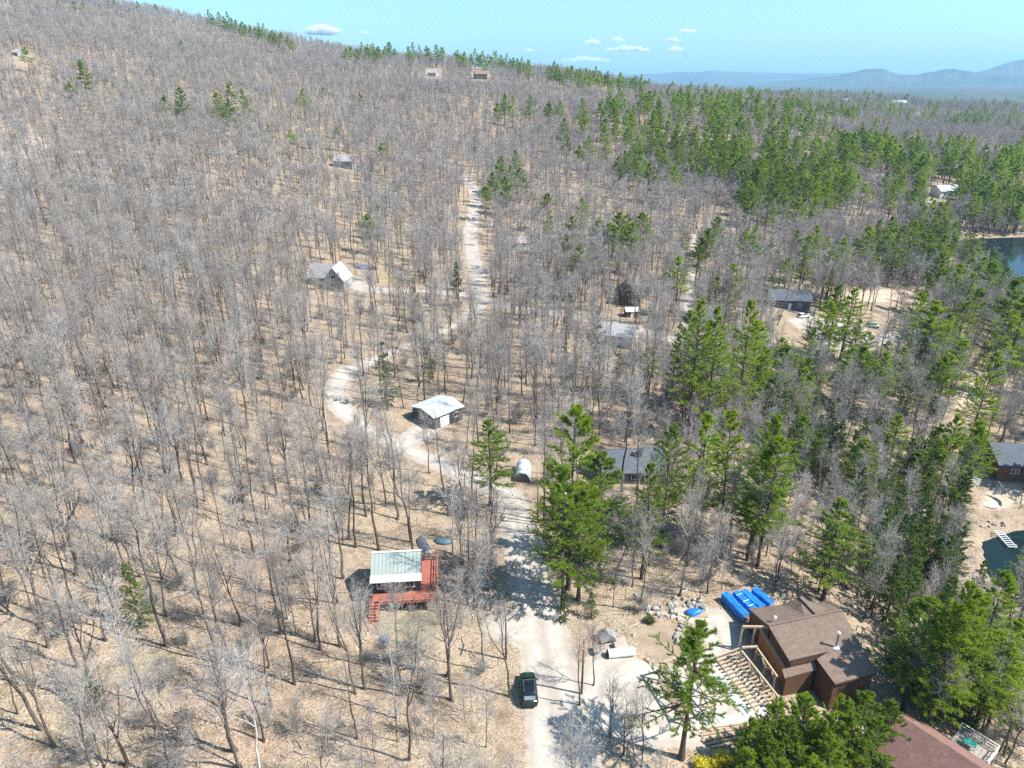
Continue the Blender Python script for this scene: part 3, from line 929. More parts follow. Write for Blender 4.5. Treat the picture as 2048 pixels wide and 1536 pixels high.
def glass_mat():
    if 'pane_glass' in _mc: return _mc['pane_glass']
    m, n, out = new_mat('pane_glass')
    bsdf(n, out, mixc(n, noise(n, objc(n), .8, 2), (.012, .016, .02), (.05, .06, .07)), .06, .6)
    _mc['pane_glass'] = m
    return m
M_GLASS = glass_mat()
M_WHITE = paint('white_trim', (.72, .71, .69), .6, .08)
M_BROOF = shingle('brown_shingle', (.185, .135, .105))
M_PROOF = shingle('red_brown_shingle', (.235, .135, .11))
M_SLATE = shingle('slate_shingle', (.11, .125, .145))
M_GROOF = shingle('grey_shingle', (.27, .265, .26))
M_LROOF = shingle('light_shingle', (.36, .35, .345))
M_TIMBER = paint('fresh_timber', (.43, .33, .225), .8, .22, 2, stretch=(6, 6, .8))
M_TIMB2 = paint('weathered_timber', (.36, .265, .18), .85, .25, 2, stretch=(6, 6, .8))
M_LOGW = paint('stained_wood', (.115, .06, .035), .7, .28, 2, stretch=(1, 1, 8))
M_PLANK = paint('orange_planks', (.42, .19, .075), .7, .25, 2.5, stretch=(1, 6, 6))
M_REDW = paint('red_deck_paint', (.36, .125, .085), .75, .2, 2)
M_REDD = paint('dark_red_paint', (.26, .08, .055), .75, .2, 2)
M_METAL = paint('green_metal_roof', (.29, .335, .305), .5, .08, .7, .4, .0, .05)
M_METW = paint('white_metal', (.74, .75, .76), .45, .05, .7, .4)
M_SHEDR = paint('pale_metal_roof', (.46, .51, .51), .55, .07, .9, .4, .0, .1)
M_DGREY = paint('dark_grey_wall', (.105, .10, .105), .85, .2, 2)
M_GREYW = paint('grey_wall', (.34, .335, .33), .85, .12, 2)
M_WHITEW = paint('white_wall', (.68, .67, .65), .85, .08, 2)
M_BROWNW = paint('brown_wall', (.12, .075, .05), .85, .25, 2)
M_CONC = paint('concrete', (.42, .40, .37), .9, .15, 1.5)
M_STEEL = paint('steel', (.42, .43, .44), .35, .08, 3, .5, .9)
M_DARKM = paint('dark_metal', (.03, .03, .032), .5, .1, 4)
M_BLUE = paint('blue_wrap', (.02, .20, .70), .32, .35, 2.2, .5, 0, .8)
M_TARPB = paint('blue_tarp', (.03, .18, .50), .4, .3, 2.5, .5, 0, .8)
M_ROCK = paint('granite', (.38, .36, .335), .95, .35, 1.4, .15, 0, .8)
M_LICH = paint('lichen_granite', (.27, .262, .245), .95, .4, 1.0, .15, 0, .8)
M_POLE = paint('pole_wood', (.16, .115, .085), .9, .2, 3)
M_DEADW = paint('dead_wood', (.36, .32, .28), .9, .25, 3)

def window(parent, c, w, h, axis, face, mf=M_WHITE, name='window'):
    """axis 'x': the window lies in a wall facing +-y (face sign); axis 'y': in a wall facing +-x"""
    c = Vector(c); t = .07
    mb = MB()
    def bx(du, dv, su, sv, off, th):
        if axis == 'x': return (Vector((c.x + du, c.y + face * off, c.z + dv)), (su, th, sv))
        return (Vector((c.x + face * off, c.y + du, c.z + dv)), (th, su, sv))
    for du, dv, su, sv in ((0, h / 2, w + .16, .09), (0, -h / 2, w + .16, .09), (-w / 2, 0, .09, h), (w / 2, 0, .09, h), (0, 0, .05, h)):
        mb.box(*bx(du, dv, su, sv, .04, .09))
    o = mb.build(name, mf, parent)
    mb = MB(); mb.box(*bx(0, 0, w - .06, h - .06, .015, .03)); mb.build('pane', M_GLASS, o)
    return o
def gable(name, label, px_, py_, w, d, rz, eave, rise, mw, mr, cat='house', over=.4, wins=(), chim=None, door=None, below=2.0, th=.16, loc=None, dorm=0, porch=None, fpad=1.5):
    hp = loc or hit(px_, py_)
    root = empty(name, (hp.x, hp.y, zg(hp.x, hp.y)), rz)
    setp(root, label, cat)
    foot_rect(root, w, d, fpad)
    x0, x1, y0, y1 = -w / 2, w / 2, -d / 2, d / 2
    mb = MB()
    mb.add([(x0, y0, -below), (x1, y0, -below), (x1, y1, -below), (x0, y1, -below), (x0, y0, eave), (x1, y0, eave), (x1, y1, eave), (x0, y1, eave), (x0, 0, eave + rise), (x1, 0, eave + rise)],
           [(0, 1, 5, 4), (1, 2, 6, 9, 5), (2, 3, 7, 6), (3, 0, 4, 8, 7), (4, 5, 9, 8), (6, 7, 8, 9)])
    mb.build('wall', mw, root)
    sl = rise / (d / 2)
    for s in (-1, 1):
        e = d / 2 + over
        q = [(x0 - over, s * e, eave - sl * over + .18), (x1 + over, s * e, eave - sl * over + .18), (x1 + over, 0, eave + rise + .18), (x0 - over, 0, eave + rise + .18)]
        MB().slab(q, th).build('roof', mr, root)
    for side, u, z, ww, hh in wins:
        if side == 'f': window(root, (u, y0, z), ww, hh, 'x', -1)
        elif side == 'l': window(root, (x0, u, z), ww, hh, 'y', -1)
        elif side == 'r': window(root, (x1, u, z), ww, hh, 'y', 1)
    if door:
        u, ww, hh = door
        dd = MB().box((u, y0 - .03, hh / 2), (ww, .06, hh)).build('door', M_WHITE, root)
        MB().box((u + ww * .35, y0 - .09, hh / 2), (.06, .06, .16)).build('handle', M_DARKM, dd)
    if chim:
        u, v, hh, mm = chim
        MB().box((u, v, eave + rise * .5 + hh / 2), (.8, .8, hh + rise)).build('chimney', mm, root)
    for k in range(dorm):
        u = (k - (dorm - 1) / 2) * w / (dorm + .3)
        dz = eave + rise * .35
        yb = -d / 2 * .72
        m2 = MB(); m2.add([(u - 1.1, yb, dz - .6), (u + 1.1, yb, dz - .6), (u + 1.1, 0, dz - .6), (u - 1.1, 0, dz - .6), (u - 1.1, yb, dz + 1), (u + 1.1, yb, dz + 1), (u + 1.1, 0, dz + 1), (u - 1.1, 0, dz + 1), (u, yb, dz + 2), (u, 0, dz + 2)],
               [(0, 1, 5, 8, 4), (1, 2, 6, 5), (3, 0, 4, 7), (4, 8, 9, 7), (5, 6, 9, 8)])
        do = m2.build('dormer', mw, root)
        for s in (-1, 1):
            MB().slab([(u + s * 1.35, yb - .25, dz + .85), (u, yb - .25, dz + 2.15), (u, 0, dz + 2.15), (u + s * 1.35, 0, dz + .85)], .1).build('roof', mr, do)
        window(do, (u, yb, dz + .5), 1.0, .9, 'x', -1)
    if porch:
        pw, pd, ph = porch
        MB().slab([(-pw / 2, y0 - pd, ph), (pw / 2, y0 - pd, ph), (pw / 2, y0, ph + .5), (-pw / 2, y0, ph + .5)], .12).build('porch_roof', mr, root)
        for u in (-pw / 2 + .15, 0, pw / 2 - .15):
            MB().box((u, y0 - pd + .15, (ph - below) / 2), (.14, .14, ph + below - .1)).build('post', mw, root)
    return root

# ---------------- green roofed cabin with red deck
CB = P(792, 1163, 4.0)
cz = zg(CB.x, CB.y)
cab = empty('cabin', (CB.x, CB.y + 1.6, cz), R(5))
setp(cab, 'small dark cabin with pale green metal roof and red wrap around deck', 'cabin')
foot_rect(cab, 11, 10, 1.0)
w2, y0, y1, fl, ev_, rid = 3.0, -2.6, 2.9, 1.7, 4.1, 5.7
MB().add([(-w2, y0, -1), (w2, y0, -1), (w2, y1, -1), (-w2, y1, -1), (-w2, y0, ev_), (w2, y0, ev_), (w2, y1, ev_), (-w2, y1, ev_), (-w2, .3, rid), (w2, .3, rid)],
         [(0, 1, 5, 4), (1, 2, 6, 9, 5), (2, 3, 7, 6), (3, 0, 4, 8, 7), (4, 5, 9, 8), (6, 7, 8, 9)]).build('wall', paint('blue_black_wall', (.05, .05, .06), .8, .2), cab)
sl = (rid - ev_) / (.3 - y0)
rf = MB().slab([(-w2 - .25, y0 + .1, ev_ + sl * .1 + .16), (w2 + .25, y0 + .1, ev_ + sl * .1 + .16), (w2 + .25, .3, rid + .16), (-w2 - .25, .3, rid + .16)], .08).build('roof', M_METAL, cab)
for k in range(14):
    u = -w2 - .2 + (2 * w2 + .4) * k / 13
    MB().bar((u, y0 + .12, ev_ + sl * .12 + .185), (u, .3, rid + .185), .045, .05).build('seam', M_METAL, rf)
MB().slab([(-w2 - .28, y0 - .75, ev_ - sl * .75 + .19), (w2 + .28, y0 - .75, ev_ - sl * .75 + .19), (w2 + .28, y0 + .12, ev_ + sl * .12 + .19), (-w2 - .28, y0 + .12, ev_ + sl * .12 + .19)], .07).build('snow_strip', M_METW, cab)
MB().slab([(-w2 - .25, y1 + .5, ev_ - .4), (w2 + .25, y1 + .5, ev_ - .4), (w2 + .25, .3, rid + .16), (-w2 - .25, .3, rid + .16)], .08).build('roof', M_METAL, cab)
MB().box((0, .3, rid + .2), (2 * w2 + .5, .3, .05)).build('ridge_cap', M_METW, cab)
for u in (-1.9, -.2, 1.7): window(cab, (u, y0, fl + 1.3), 1.15, 1.3, 'x', -1)
dk = MB().box((1.0, y0 - 1.05, fl - .2), (2 * w2 + 2.4, 2.0, .16)).build('deck_frame', M_REDD, cab)
for k in range(14):
    MB().box((1.05, y0 - .09 - .145 * k, fl - .1), (2 * w2 + 2.2, .13, .04)).build('plank', M_REDW, dk)
dk2 = MB().box((w2 + 1.15, .6, fl - .2), (2.2, 6.3, .16)).build('deck_frame', M_REDD, cab)
for k in range(15):
    MB().box((w2 + .14 + .15 * k, .58, fl - .1), (.135, 6.3, .04)).build('plank', M_REDW, dk2)
def rail(parent, a, b, n_, h, mat):
    a, b = Vector(a), Vector(b)
    r_ = MB().bar(a + Vector((0, 0, h)), b + Vector((0, 0, h)), .11, .06).build('rail', mat, parent)
    MB().bar(a + Vector((0, 0, .15)), b + Vector((0, 0, .15)), .07, .06).build('rail', mat, parent)
    MB().bar(a + Vector((0, 0, h * .58)), b + Vector((0, 0, h * .58)), .07, .06).build('rail', mat, parent)
    for k in range(n_ + 1):
        q = a.lerp(b, k / n_)
        MB().box((q.x, q.y, q.z + h / 2 - .1), (.1, .1, h + .2)).build('post', mat, parent)
rail(cab, (-w2 + 1.0, y0 - 2.0, fl), (w2 + 2.2, y0 - 2.0, fl), 5, 1.0, M_REDW)
rail(cab, (w2 + 2.2, y0 - 2.0, fl), (w2 + 2.2, 3.7, fl), 5, 1.0, M_REDW)
rail(cab, (w2 + .1, 3.7, fl), (w2 + 2.2, 3.7, fl), 1, 1.0, M_REDW)
for u in (-w2 + .2, -.5, 2.2, w2 + 2.1):
    MB().box((u, y0 - 1.9, (fl - 2.4) / 2), (.16, .16, fl + 2.2)).build('deck_post', M_REDD, cab)
st_top, st_bot = Vector((-w2 + .35, y0 - 2.0, fl)), Vector((-w2 + .35, y0 - 6.0, -1.1))
stp = MB().bar(st_top + Vector((-.55, 0, -.15)), st_bot + Vector((-.55, 0, -.15)), .08, .28).build('staircase', M_REDD, cab)
MB().bar(st_top + Vector((.55, 0, -.15)), st_bot + Vector((.55, 0, -.15)), .08, .28).build('stringer', M_REDD, stp)
for k in range(13):
    q = st_top.lerp(st_bot, (k + .5) / 13)
    MB().box((q.x, q.y, q.z), (1.05, .27, .05)).build('tread', M_REDW, stp)
for s in (-.58, .58):
    MB().bar(st_top + Vector((s, 0, .9)), st_bot + Vector((s, 0, .9)), .06, .08).build('handrail', M_REDW, stp)
    for f_ in (.02, .5, .98):
        q = st_top.lerp(st_bot, f_)
        MB().box((q.x + s, q.y, q.z + .35), (.08, .08, 1.1)).build('post', M_REDW, stp)
# things about the cabin
def lump(name, loc, size, mat, label, cat, seed, rz=0, group=None, parent=None, wr=.18, sub=2, zsink=.12, squash=-.55):
    rg_ = np.random.default_rng(seed)
    bm = bmesh.new()
    bmesh.ops.create_icosphere(bm, subdivisions=sub, radius=1)
    ph = rg_.uniform(0, 6, 9)
    for v in bm.verts:
        c = v.co.copy()
        k = 1 + wr * (math.sin(3.1 * c.x + ph[0]) * math.sin(2.7 * c.y + ph[1]) + .7 * math.sin(4.9 * c.z + ph[2] + 2 * c.x)) + rg_.normal(0, wr * .28)
        if name == 'boulder':       # chip flat faces
            for a in range(6):
                nn_ = Vector((math.cos(ph[a]), math.sin(ph[a]), .5 * math.sin(ph[(a * 2 + 3) % 9]))).normalized()
                dd = c.dot(nn_)
                if dd > .45: c -= nn_ * (dd - .45) * .92
        v.co = Vector((c.x * k * size[0] / 2, c.y * k * size[1] / 2, max(c.z, squash) * k * size[2] / 2))
    me = bpy.data.meshes.new(name); bm.to_mesh(me); bm.free()
    me.materials.append(mat)
    if name != 'boulder': me.polygons.foreach_set('use_smooth', np.ones(len(me.polygons), bool))
    o = link(name, me, parent)
    o.location = (loc[0], loc[1], loc[2] + size[2] * (.28 - zsink)); o.rotation_euler = (0, 0, rz)
    if parent is None: setp(o, label, cat, group)
    return o
def on(px_, py_):
    h = hit(px_, py_); return (h.x, h.y, zg(h.x, h.y))
lump('tarp_heap', on(768, 1282), (1.5, 1.1, .9), M_TARPB, 'small dark blue tarp heap on the cabin lawn', 'tarp', 5)
lump('tarp_heap', on(888, 1084), (2.8, 1.6, .9), paint('grey_blue_tarp', (.07, .12, .16), .5, .2, 2, .4, 0, .8), 'grey blue tarp over a pile behind the cabin', 'tarp', 6)
h0 = on(848, 1093)
bt = empty('rowing_boat', h0, R(115)); setp(bt, 'upturned pale aluminium rowing boat beside the cabin', 'boat')
m2 = MB(); ring = []
for i in range(9):
    f_ = i / 8 * 2 - 1
    wd = .7 * math.sqrt(max(0, 1 - (abs(f_) ** 2.6))) + .06
    m2.v += [(f_ * 2.1, -wd, .1), (f_ * 2.1, -wd * .75, .5), (f_ * 2.1, 0, .68 - .12 * f_ * f_), (f_ * 2.1, wd * .75, .5), (f_ * 2.1, wd, .1)]
for i in range(8):
    for k in range(4): m2.f.append((i * 5 + k, i * 5 + k + 1, i * 5 + k + 6, i * 5 + k + 5))
m2.build('hull', M_STEEL, bt, True)
MB().bar((-2.0, 0, .6), (2.0, 0, .66), .06).build('keel', M_STEEL, bt)
MB().box((-2.0, 0, .3), (.08, .9, .45)).build('transom', M_WHITE, bt)
bs = empty('garden_bin', on(822, 1201)); setp(bs, 'yellow plastic bin standing under the red deck', 'bin')
MB().tube((0, 0, 0), (0, 0, .9), .4, .48, 12).build('bin_body', paint('yellow_plastic', (.5, .36, .03), .5), bs)
MB().tube((0, 0, .9), (0, 0, .97), .52, .5, 12).build('bin_lid', paint('yellow_plastic', (.5, .36, .03), .5), bs)

# ---------------- brown roofed house
def zpt(u, v): return (1420 + u / 5.689, 1160 + v / 5.689)
def on_plane(pxy, p0, nrm):
    d = Vector(ray(*pxy)); o = Vector((0, 0, CAM_Z))
    return o + d * ((p0 - o).dot(nrm) / d.dot(nrm))
zr = 3.5
A_ = P(*zpt(665, 520), zr); B_ = P(*zpt(1500, 345), zr)
ax = (B_ - A_).normalized()
perp = Vector((ax.y, -ax.x, 0))                       # towards the camera
tanp = math.tan(R(20))
n1 = (perp * tanp + Vector((0, 0, 1))).normalized()
n2 = (-perp * tanp + Vector((0, 0, 1))).normalized()
np1 = [on_plane(zpt(*q), A_, n1) for q in ((1900, 1055), (1425, 1185), (1215, 900), (1350, 815), (905, 920))]
fP1 = on_plane(zpt(440, 325), A_, n2); fV1 = on_plane(zpt(820, 280), A_, n2)
W2 = P(*zpt(1025, 195), zr - .3); W3 = A_.lerp(B_, .66)
V2 = A_.lerp(B_, .50)
bh = empty('brown_house', (A_.x + 6, A_.y - 3, zg(A_.x + 6, A_.y - 3)))
setp(bh, 'large brown shingled house with steel flue and rear wing', 'house')
o0 = Vector(bh.location)
def L(p): return Vector(p) - o0
MB().slab([L(A_), L(B_)] + [L(q) for q in np1], .22).build('roof', M_BROOF, bh)
MB().slab([L(A_) + Vector((0, 0, .004)), L(B_) + Vector((0, 0, .004)), L(on_plane(zpt(1500, 345), A_, n2) - perp * 2.2 - Vector((0, 0, 2.2 * tanp))), L(fV1), L(fP1)], .2).build('roof', M_BROOF, bh)
wr_ = W2 + (W3 - V2) * 1.0
MB().slab([L(fV1) + Vector((0, 0, .03)), L(W2), L(W3) + Vector((0, 0, .03)), L(V2) + Vector((0, 0, .03))], .18).build('wing_roof', M_BROOF, bh)
wend = W2 + ax * (W2 - fV1).dot(ax) * 1.0 - Vector((0, 0, 1.4))
MB().slab([L(W2) + Vector((0, 0, -.01)), L(wend), L(A_.lerp(B_, .97)) + Vector((0, 0, -.4)), L(W3) + Vector((0, 0, .02))], .18).build('wing_roof', M_BROOF, bh)
MB().bar(L(A_) + Vector((0, 0, .06)), L(B_) + Vector((0, 0, .06)), .3, .07).build('ridge_cap', M_BROOF, bh)
MB().bar(L(W2) + Vector((0, 0, .05)), L(W3) + Vector((0, 0, .08)), .3, .07).build('ridge_cap', M_BROOF, bh)
def shell(name, pts, mat, drop=.45, shrink=.06, bottom=-9.0):
    c = sum((Vector(p) for p in pts), Vector()) / len(pts)
    t = [c + (Vector(p) - c) * (1 - shrink) - Vector((0, 0, drop)) for p in pts]
    b = [Vector((q.x, q.y, bottom)) for q in t]
    n_ = len(t)
    return MB().add([L(q) for q in t + b], [tuple(range(n_)), tuple(range(2 * n_ - 1, n_ - 1, -1))] + [(k, (k + 1) % n_, (k + 1) % n_ + n_, k + n_) for k in range(n_)]).build(name, mat, bh)
shell('wall', [A_, A_.lerp(B_, .99), np1[0], np1[1], np1[2], np1[3], np1[4]], M_LOGW)
shell('wall', [fP1, A_, A_.lerp(B_, .98), V2 - perp * 3 - Vector((0, 0, 1)), fV1], M_LOGW)
shell('wall', [fV1, W2, wend, W3, V2], M_LOGW, .8, .1)
ex = [np1[4], np1[3], np1[0], np1[1]]
for a, b in ((np1[4], np1[3]), (np1[1], np1[0])):
    MB().bar(L(a) + Vector((0, 0, -.11)), L(b) + Vector((0, 0, -.11)), .08, .26).build('fascia', paint('dark_fascia', (.09, .06, .045)), bh)
fb = on_plane(zpt(1430, 765), A_, n1)
flu = MB().tube(L(fb), L(fb) + Vector((0, 0, 2.1)), .12, .12, 12).build('flue', M_STEEL, bh)
MB().tube(L(fb) + Vector((0, 0, 2.12)), L(fb) + Vector((0, 0, 2.3)), .2, .18, 12).build('cap', M_METW, flu)
MB().tube(L(fb) + Vector((0, 0, -.02)), L(fb) + Vector((0, 0, .12)), .42, .2, 12).build('flashing', M_METW, flu)
vb = on_plane(zpt(742, 440), A_, n1)
MB().box(L(vb) + Vector((0, 0, .15)), (.3, .3, .35)).build('roof_vent', M_METW, bh)
pz = .6
pr = [P(*zpt(820, 1015), pz + .5), P(*zpt(1200, 930), pz + .5), P(*zpt(1212, 1015), pz), P(*zpt(850, 1115), pz)]
MB().slab([L(q) for q in pr], .15).build('porch_roof', M_BROOF, bh)
shell('porch_wall', pr, M_LOGW, .3, .12)
# orange board cladding on the gable end, under a deep overhang
_pts = [A_, A_.lerp(B_, .99), np1[0], np1[1], np1[2], np1[3], np1[4]]
_c = sum(_pts, Vector()) / 7
wa = _c + (A_ - _c) * .94 - ax * .35; wb = _c + (np1[4] - _c) * .94 - ax * .35
wa = wa - perp * 1.5
lt = MB().slab([L(Vector((wa.x, wa.y, 1.9))), L(Vector((wb.x, wb.y, .2))), L(Vector((wb.x, wb.y, .2)) + ax * .3), L(Vector((wa.x, wa.y, 1.9)) + ax * .3)], .12).build('ledge', M_TIMBER, bh)
for k in range(20):
    q0, q1 = wa.lerp(wb, k / 20 + .003), wa.lerp(wb, (k + 1) / 20 - .004)
    t0_, t1_ = 1.78 - 1.7 * (k / 20), 1.78 - 1.7 * ((k + 1) / 20)
    j_ = ax * (.012 * math.sin(k * 5))
    vs = [Vector((q0.x, q0.y, -6)) + j_, Vector((q1.x, q1.y, -6)) + j_, Vector((q1.x, q1.y, t1_)) + j_, Vector((q0.x, q0.y, t0_)) + j_]
    MB().add([L(v) for v in vs] + [L(v + ax * .05) for v in vs], [(0, 1, 2, 3), (7, 6, 5, 4), (0, 4, 5, 1), (1, 5, 6, 2), (2, 6, 7, 3), (3, 7, 4, 0)]).build('plank', M_PLANK, lt)
G1, G2 = wa - ax * .6, wb - ax * .6
pg = [P(*zpt(370, 530), 2.8), P(*zpt(660, 535), 2.8), P(*zpt(410, 560), 2.8)]
MB().bar(L(pg[0]), L(pg[1]), .22, .26).build('porch_beam', M_TIMBER, bh)
MB().bar(L(pg[0]), L(Vector((pg[0].x, pg[0].y, -3))), .2).build('porch_post', M_TIMBER, bh)
MB().bar(L(pg[0].lerp(pg[1], .5)), L(Vector((*pg[0].lerp(pg[1], .5).xy, -3))), .2).build('porch_post', M_TIMBER, bh)
MB().bar(L(pg[0].lerp(pg[1], .12)), L(Vector((*pg[0].xy, 1.7))), .1).build('brace', M_TIMBER, bh)
FOOT.append((np.array([(q.x, q.y) for q in (fP1, W2, wend, B_, np1[0], np1[1], G2, G1)]), 1.5))
# deck behind on the slope
d0, d1 = P(1640, 1215, -1.5), P(1665, 1218, -1.5)
ramp_b = [P(1712, 1262, -5), P(1765, 1310, -6.5), P(1752, 1325, -6.5), P(1700, 1275, -5)]
bw_ = empty('boardwalk', tuple(ramp_b[0])); setp(bw_, 'weathered wooden boardwalk with rails behind the brown house', 'boardwalk')
rb = Vector(ramp_b[0])
for k in range(16):
    f0, f1 = k / 16 + .005, (k + 1) / 16 - .005
    MB().slab([ramp_b[0].lerp(ramp_b[1], f0) - rb, ramp_b[0].lerp(ramp_b[1], f1) - rb, ramp_b[3].lerp(ramp_b[2], f1) - rb, ramp_b[3].lerp(ramp_b[2], f0) - rb], .08).build('plank', M_DEADW, bw_)
for s in (0, 1):
    a, b = (ramp_b[0], ramp_b[1]) if s == 0 else (ramp_b[3], ramp_b[2])
    MB().bar(a - rb + Vector((0, 0, 1)), b - rb + Vector((0, 0, 1)), .08).build('rail', M_DEADW, bw_)
    for k in range(6):
        q = a.lerp(b, k / 5) - rb
        MB().box((q.x, q.y, q.z - .6), (.1, .1, 3.2)).build('post', M_DEADW, bw_)
FOOT.append((np.array([(q.x, q.y) for q in ramp_b]), .8))

# ---------------- blue wrapped lumber stacks
stack_ax = math.atan2(-3.9, 1.7)
for i, (px_, py_, ln, wd, ht, lab) in enumerate([(1468, 1222, 4.6, 1.0, 1.2, 'longest blue wrapped lumber stack beside the open gravel'), (1488, 1214, 3.9, .95, 1.1, 'blue wrapped lumber stack with white printed strips'),
                                                (1504, 1210, 3.7, .95, 1.05, 'blue wrapped lumber stack touching the printed one'), (1524, 1205, 3.4, .95, 1.15, 'blue wrapped lumber stack close against the brown roof')]):
    b3 = on(px_, py_)
    s_ = empty('lumber_stack', b3, stack_ax + (i - 1.5) * .03); setp(s_, lab, 'lumber stack', 'blue wrapped stacks')
    bm = bmesh.new(); bmesh.ops.create_cube(bm, size=1)
    bmesh.ops.subdivide_edges(bm, edges=bm.edges, cuts=5, use_grid_fill=True)
    rg_ = np.random.default_rng(60 + i)
    for v in bm.verts:
        v.co = Vector((v.co.x * ln, v.co.y * wd, (v.co.z + .5) * ht + .15)) + Vector(rg_.normal(0, .045, 3))
    me = bpy.data.meshes.new('wrap'); bm.to_mesh(me); bm.free(); me.materials.append(M_BLUE)
    link('wrap', me, s_)
    for u in (-ln * .35, 0, ln * .35): MB().box((u, 0, .07), (.12, wd + .06, .15)).build('sleeper', M_TIMB2, s_)
    for u in (-ln * .3, ln * .05, ln * .3): MB().box((u, 0, ht / 2 + .16), (.05, wd + .09, ht + .09)).build('strap', M_METW if i == 1 else M_BLUE, s_)
    MB().box((ln / 2 + .01, 0, ht * .5 + .15), (.05, wd * .85, ht * .7)).build('board_ends', M_TIMBER, s_)
    FOOT.append((np.array([(b3[0] - 2, b3[1] - 2), (b3[0] + 2, b3[1] - 2), (b3[0] + 2, b3[1] + 2), (b3[0] - 2, b3[1] + 2)]), 1.0))
b3 = on(1386, 1229)
s_ = empty('tarp_bundle', b3, R(4)); setp(s_, 'crumpled bright blue tarp over boards by the boulder heap', 'tarp')
for k in range(7): MB().box((.1 * math.sin(k * 4), -.7 + k * .22, .1 + .02 * (k % 2)), (3.6 + .4 * math.sin(k), .16, .1)).build('board', M_TIMBER, s_)
lump('tarp', (.1, .1, .12), (1.9, 1.3, .9), M_BLUE, '', '', 9, 0, parent=s_, wr=.28)

# ---------------- timber frame going up in the yard
def bent(a, b, h, nposts, label, brace=True, rafters=False):
    a, b = Vector(a), Vector(b)
    o = Vector(a); t = empty('timber_frame', tuple(a)); setp(t, label, 'timber frame', 'timber bents in the yard')
    d = (b - a); dn = d.normalized()
    MB().bar(Vector((0, 0, h)) - dn * .3, d + Vector((0, 0, h)) + dn * .3, .19, .21).build('plate', M_TIMBER, t)
    MB().bar(Vector((0, 0, .1)), d + Vector((0, 0, .1)), .2, .16).build('sill', M_TIMB2, t)
    for k in range(nposts):
        q = d * (k / (nposts - 1))
        MB().bar(q + Vector((0, 0, .1)), q + Vector((0, 0, h - .1)), .2).build('post', M_TIMBER, t)
        if brace:
            for s in (-1, 1):
                if (k == 0 and s < 0) or (k == nposts - 1 and s > 0): continue
                MB().bar(q + Vector((0, 0, h - 1.0)), q + dn * s * 1.0 + Vector((0, 0, h - .12)), .12).build('brace', M_TIMB2, t)
    return t
def gz(px_, py_):
    v = on(px_, py_); return Vector(v)
b1a, b1b = gz(1318, 1362), gz(1372, 1452)
b2a, b2b = gz(1352, 1352), gz(1425, 1448)
b3a, b3b = gz(1478, 1330), gz(1548, 1420)
b4a, b4b = gz(1508, 1328), gz(1545, 1382)
bent(b1a, b1b, 2.6, 4, 'outer timber bent with posts and braces facing the road')
bent(b2a, b2b, 2.6, 4, 'second timber bent standing under the lone yard pine')
bent(b3a, b3b, 2.3, 4, 'timber bent beside the stacked floor joists')
bent(b4a, b4b, 2.6, 3, 'short timber bent close to the orange board wall')
for i, (a, b, lab) in enumerate([(b1a, b2a, 'tie beam joining the two outer bents at their far end'), (b1b, b2b, 'tie beam joining the two outer bents at their road end'), (b3a, b4a, 'tie beam between the bents beside the orange boards')]):
    m2 = MB().bar(a + Vector((0, 0, 2.8)), b + Vector((0, 0, 2.8)), .2, .22)
    o = m2.build('tie_beam', M_TIMBER); setp(o, lab, 'beam')
# concrete slab with blue insulation board
sl_ = [gz(1335, 1368), gz(1475, 1338), gz(1556, 1425), gz(1400, 1470)]
zt = max(q.z for q in sl_) + .1
zt = sum(q.z for q in sl_) / 4 + .16
so = MB().slab([Vector((q.x, q.y, q.z + .14)) for q in sl_], .4).build('foundation_slab', M_CONC); setp(so, 'new pale concrete slab under the timber frame', 'slab')
m2 = MB()
for k in (0, 1, 3):
    fa = .12 + .16 * k
    a = sl_[0].lerp(sl_[1], fa); b = sl_[3].lerp(sl_[2], fa); dd = (sl_[1] - sl_[0]) * .11
    q = [a.lerp(b, .08), a.lerp(b, .08) + dd, a.lerp(b, .92) + dd, a.lerp(b, .92)]
    o = MB().slab([Vector((p.x, p.y, p.z + .2)) for p in q], .05).build('insulation_board', paint('pale_blue_foam', (.40, .43, .45), .85, .2), so)
for k in range(16):                                    # floor joists laid out across the slab
    fa = .04 + k * .058
    a = gz(1320, 1372).lerp(gz(1362, 1440), fa); b = gz(1340, 1366).lerp(gz(1384, 1436), fa)
    MB().bar(Vector((a.x, a.y, a.z + .3)), Vector((b.x, b.y, b.z + .3)), .07, .16).build('joist', M_TIMB2, so)
js = empty('joist_stack', tuple(gz(1490, 1362)), 0); setp(js, 'stack of loose pale floor joists between the bents', 'lumber stack')
jd = (b3b - b3a).normalized(); jp = Vector((-jd.y, jd.x, 0)).normalized()
for k in range(15):
    q = jd * (-3.6 + k * .5)
    MB().bar(q - jp * 1.9 + Vector((0, 0, .35 + zt - js.location.z + .02 * (k % 3))), q + jp * 1.9 + Vector((0, 0, .37 + zt - js.location.z)), .14, .2).build('joist', M_TIMBER, js)
for s in (-1.5, 1.5): MB().bar(jd * -3.8 + jp * s + Vector((0, 0, .16)), jd * 3.8 + jp * s + Vector((0, 0, .16)), .16, .2).build('bearer', M_TIMB2, js)
rg_ = np.random.default_rng(8)
beam_lab = ['topmost', 'second', 'third', 'fourth', 'fifth', 'sixth', 'lowest']
ba, bb_ = gz(1392, 1462), gz(1530, 1438)
for k in range(7):
    off = Vector((.18, -.32, 0)) * k
    a = ba + off + Vector((rg_.uniform(-.6, .6), 0, 0)); b = bb_ + off + Vector((rg_.uniform(-1, 1), rg_.uniform(-.15, .15), 0))
    a.z = zg(a.x, a.y) + .17; b.z = zg(b.x, b.y) + .17
    o = MB().bar(a, b, .24, .24).build('timber_beam', M_TIMB2 if k % 3 else M_TIMBER)
    setp(o, '%s squared timber of the row lying before the slab' % beam_lab[k], 'timber', 'squared timbers on the ground')
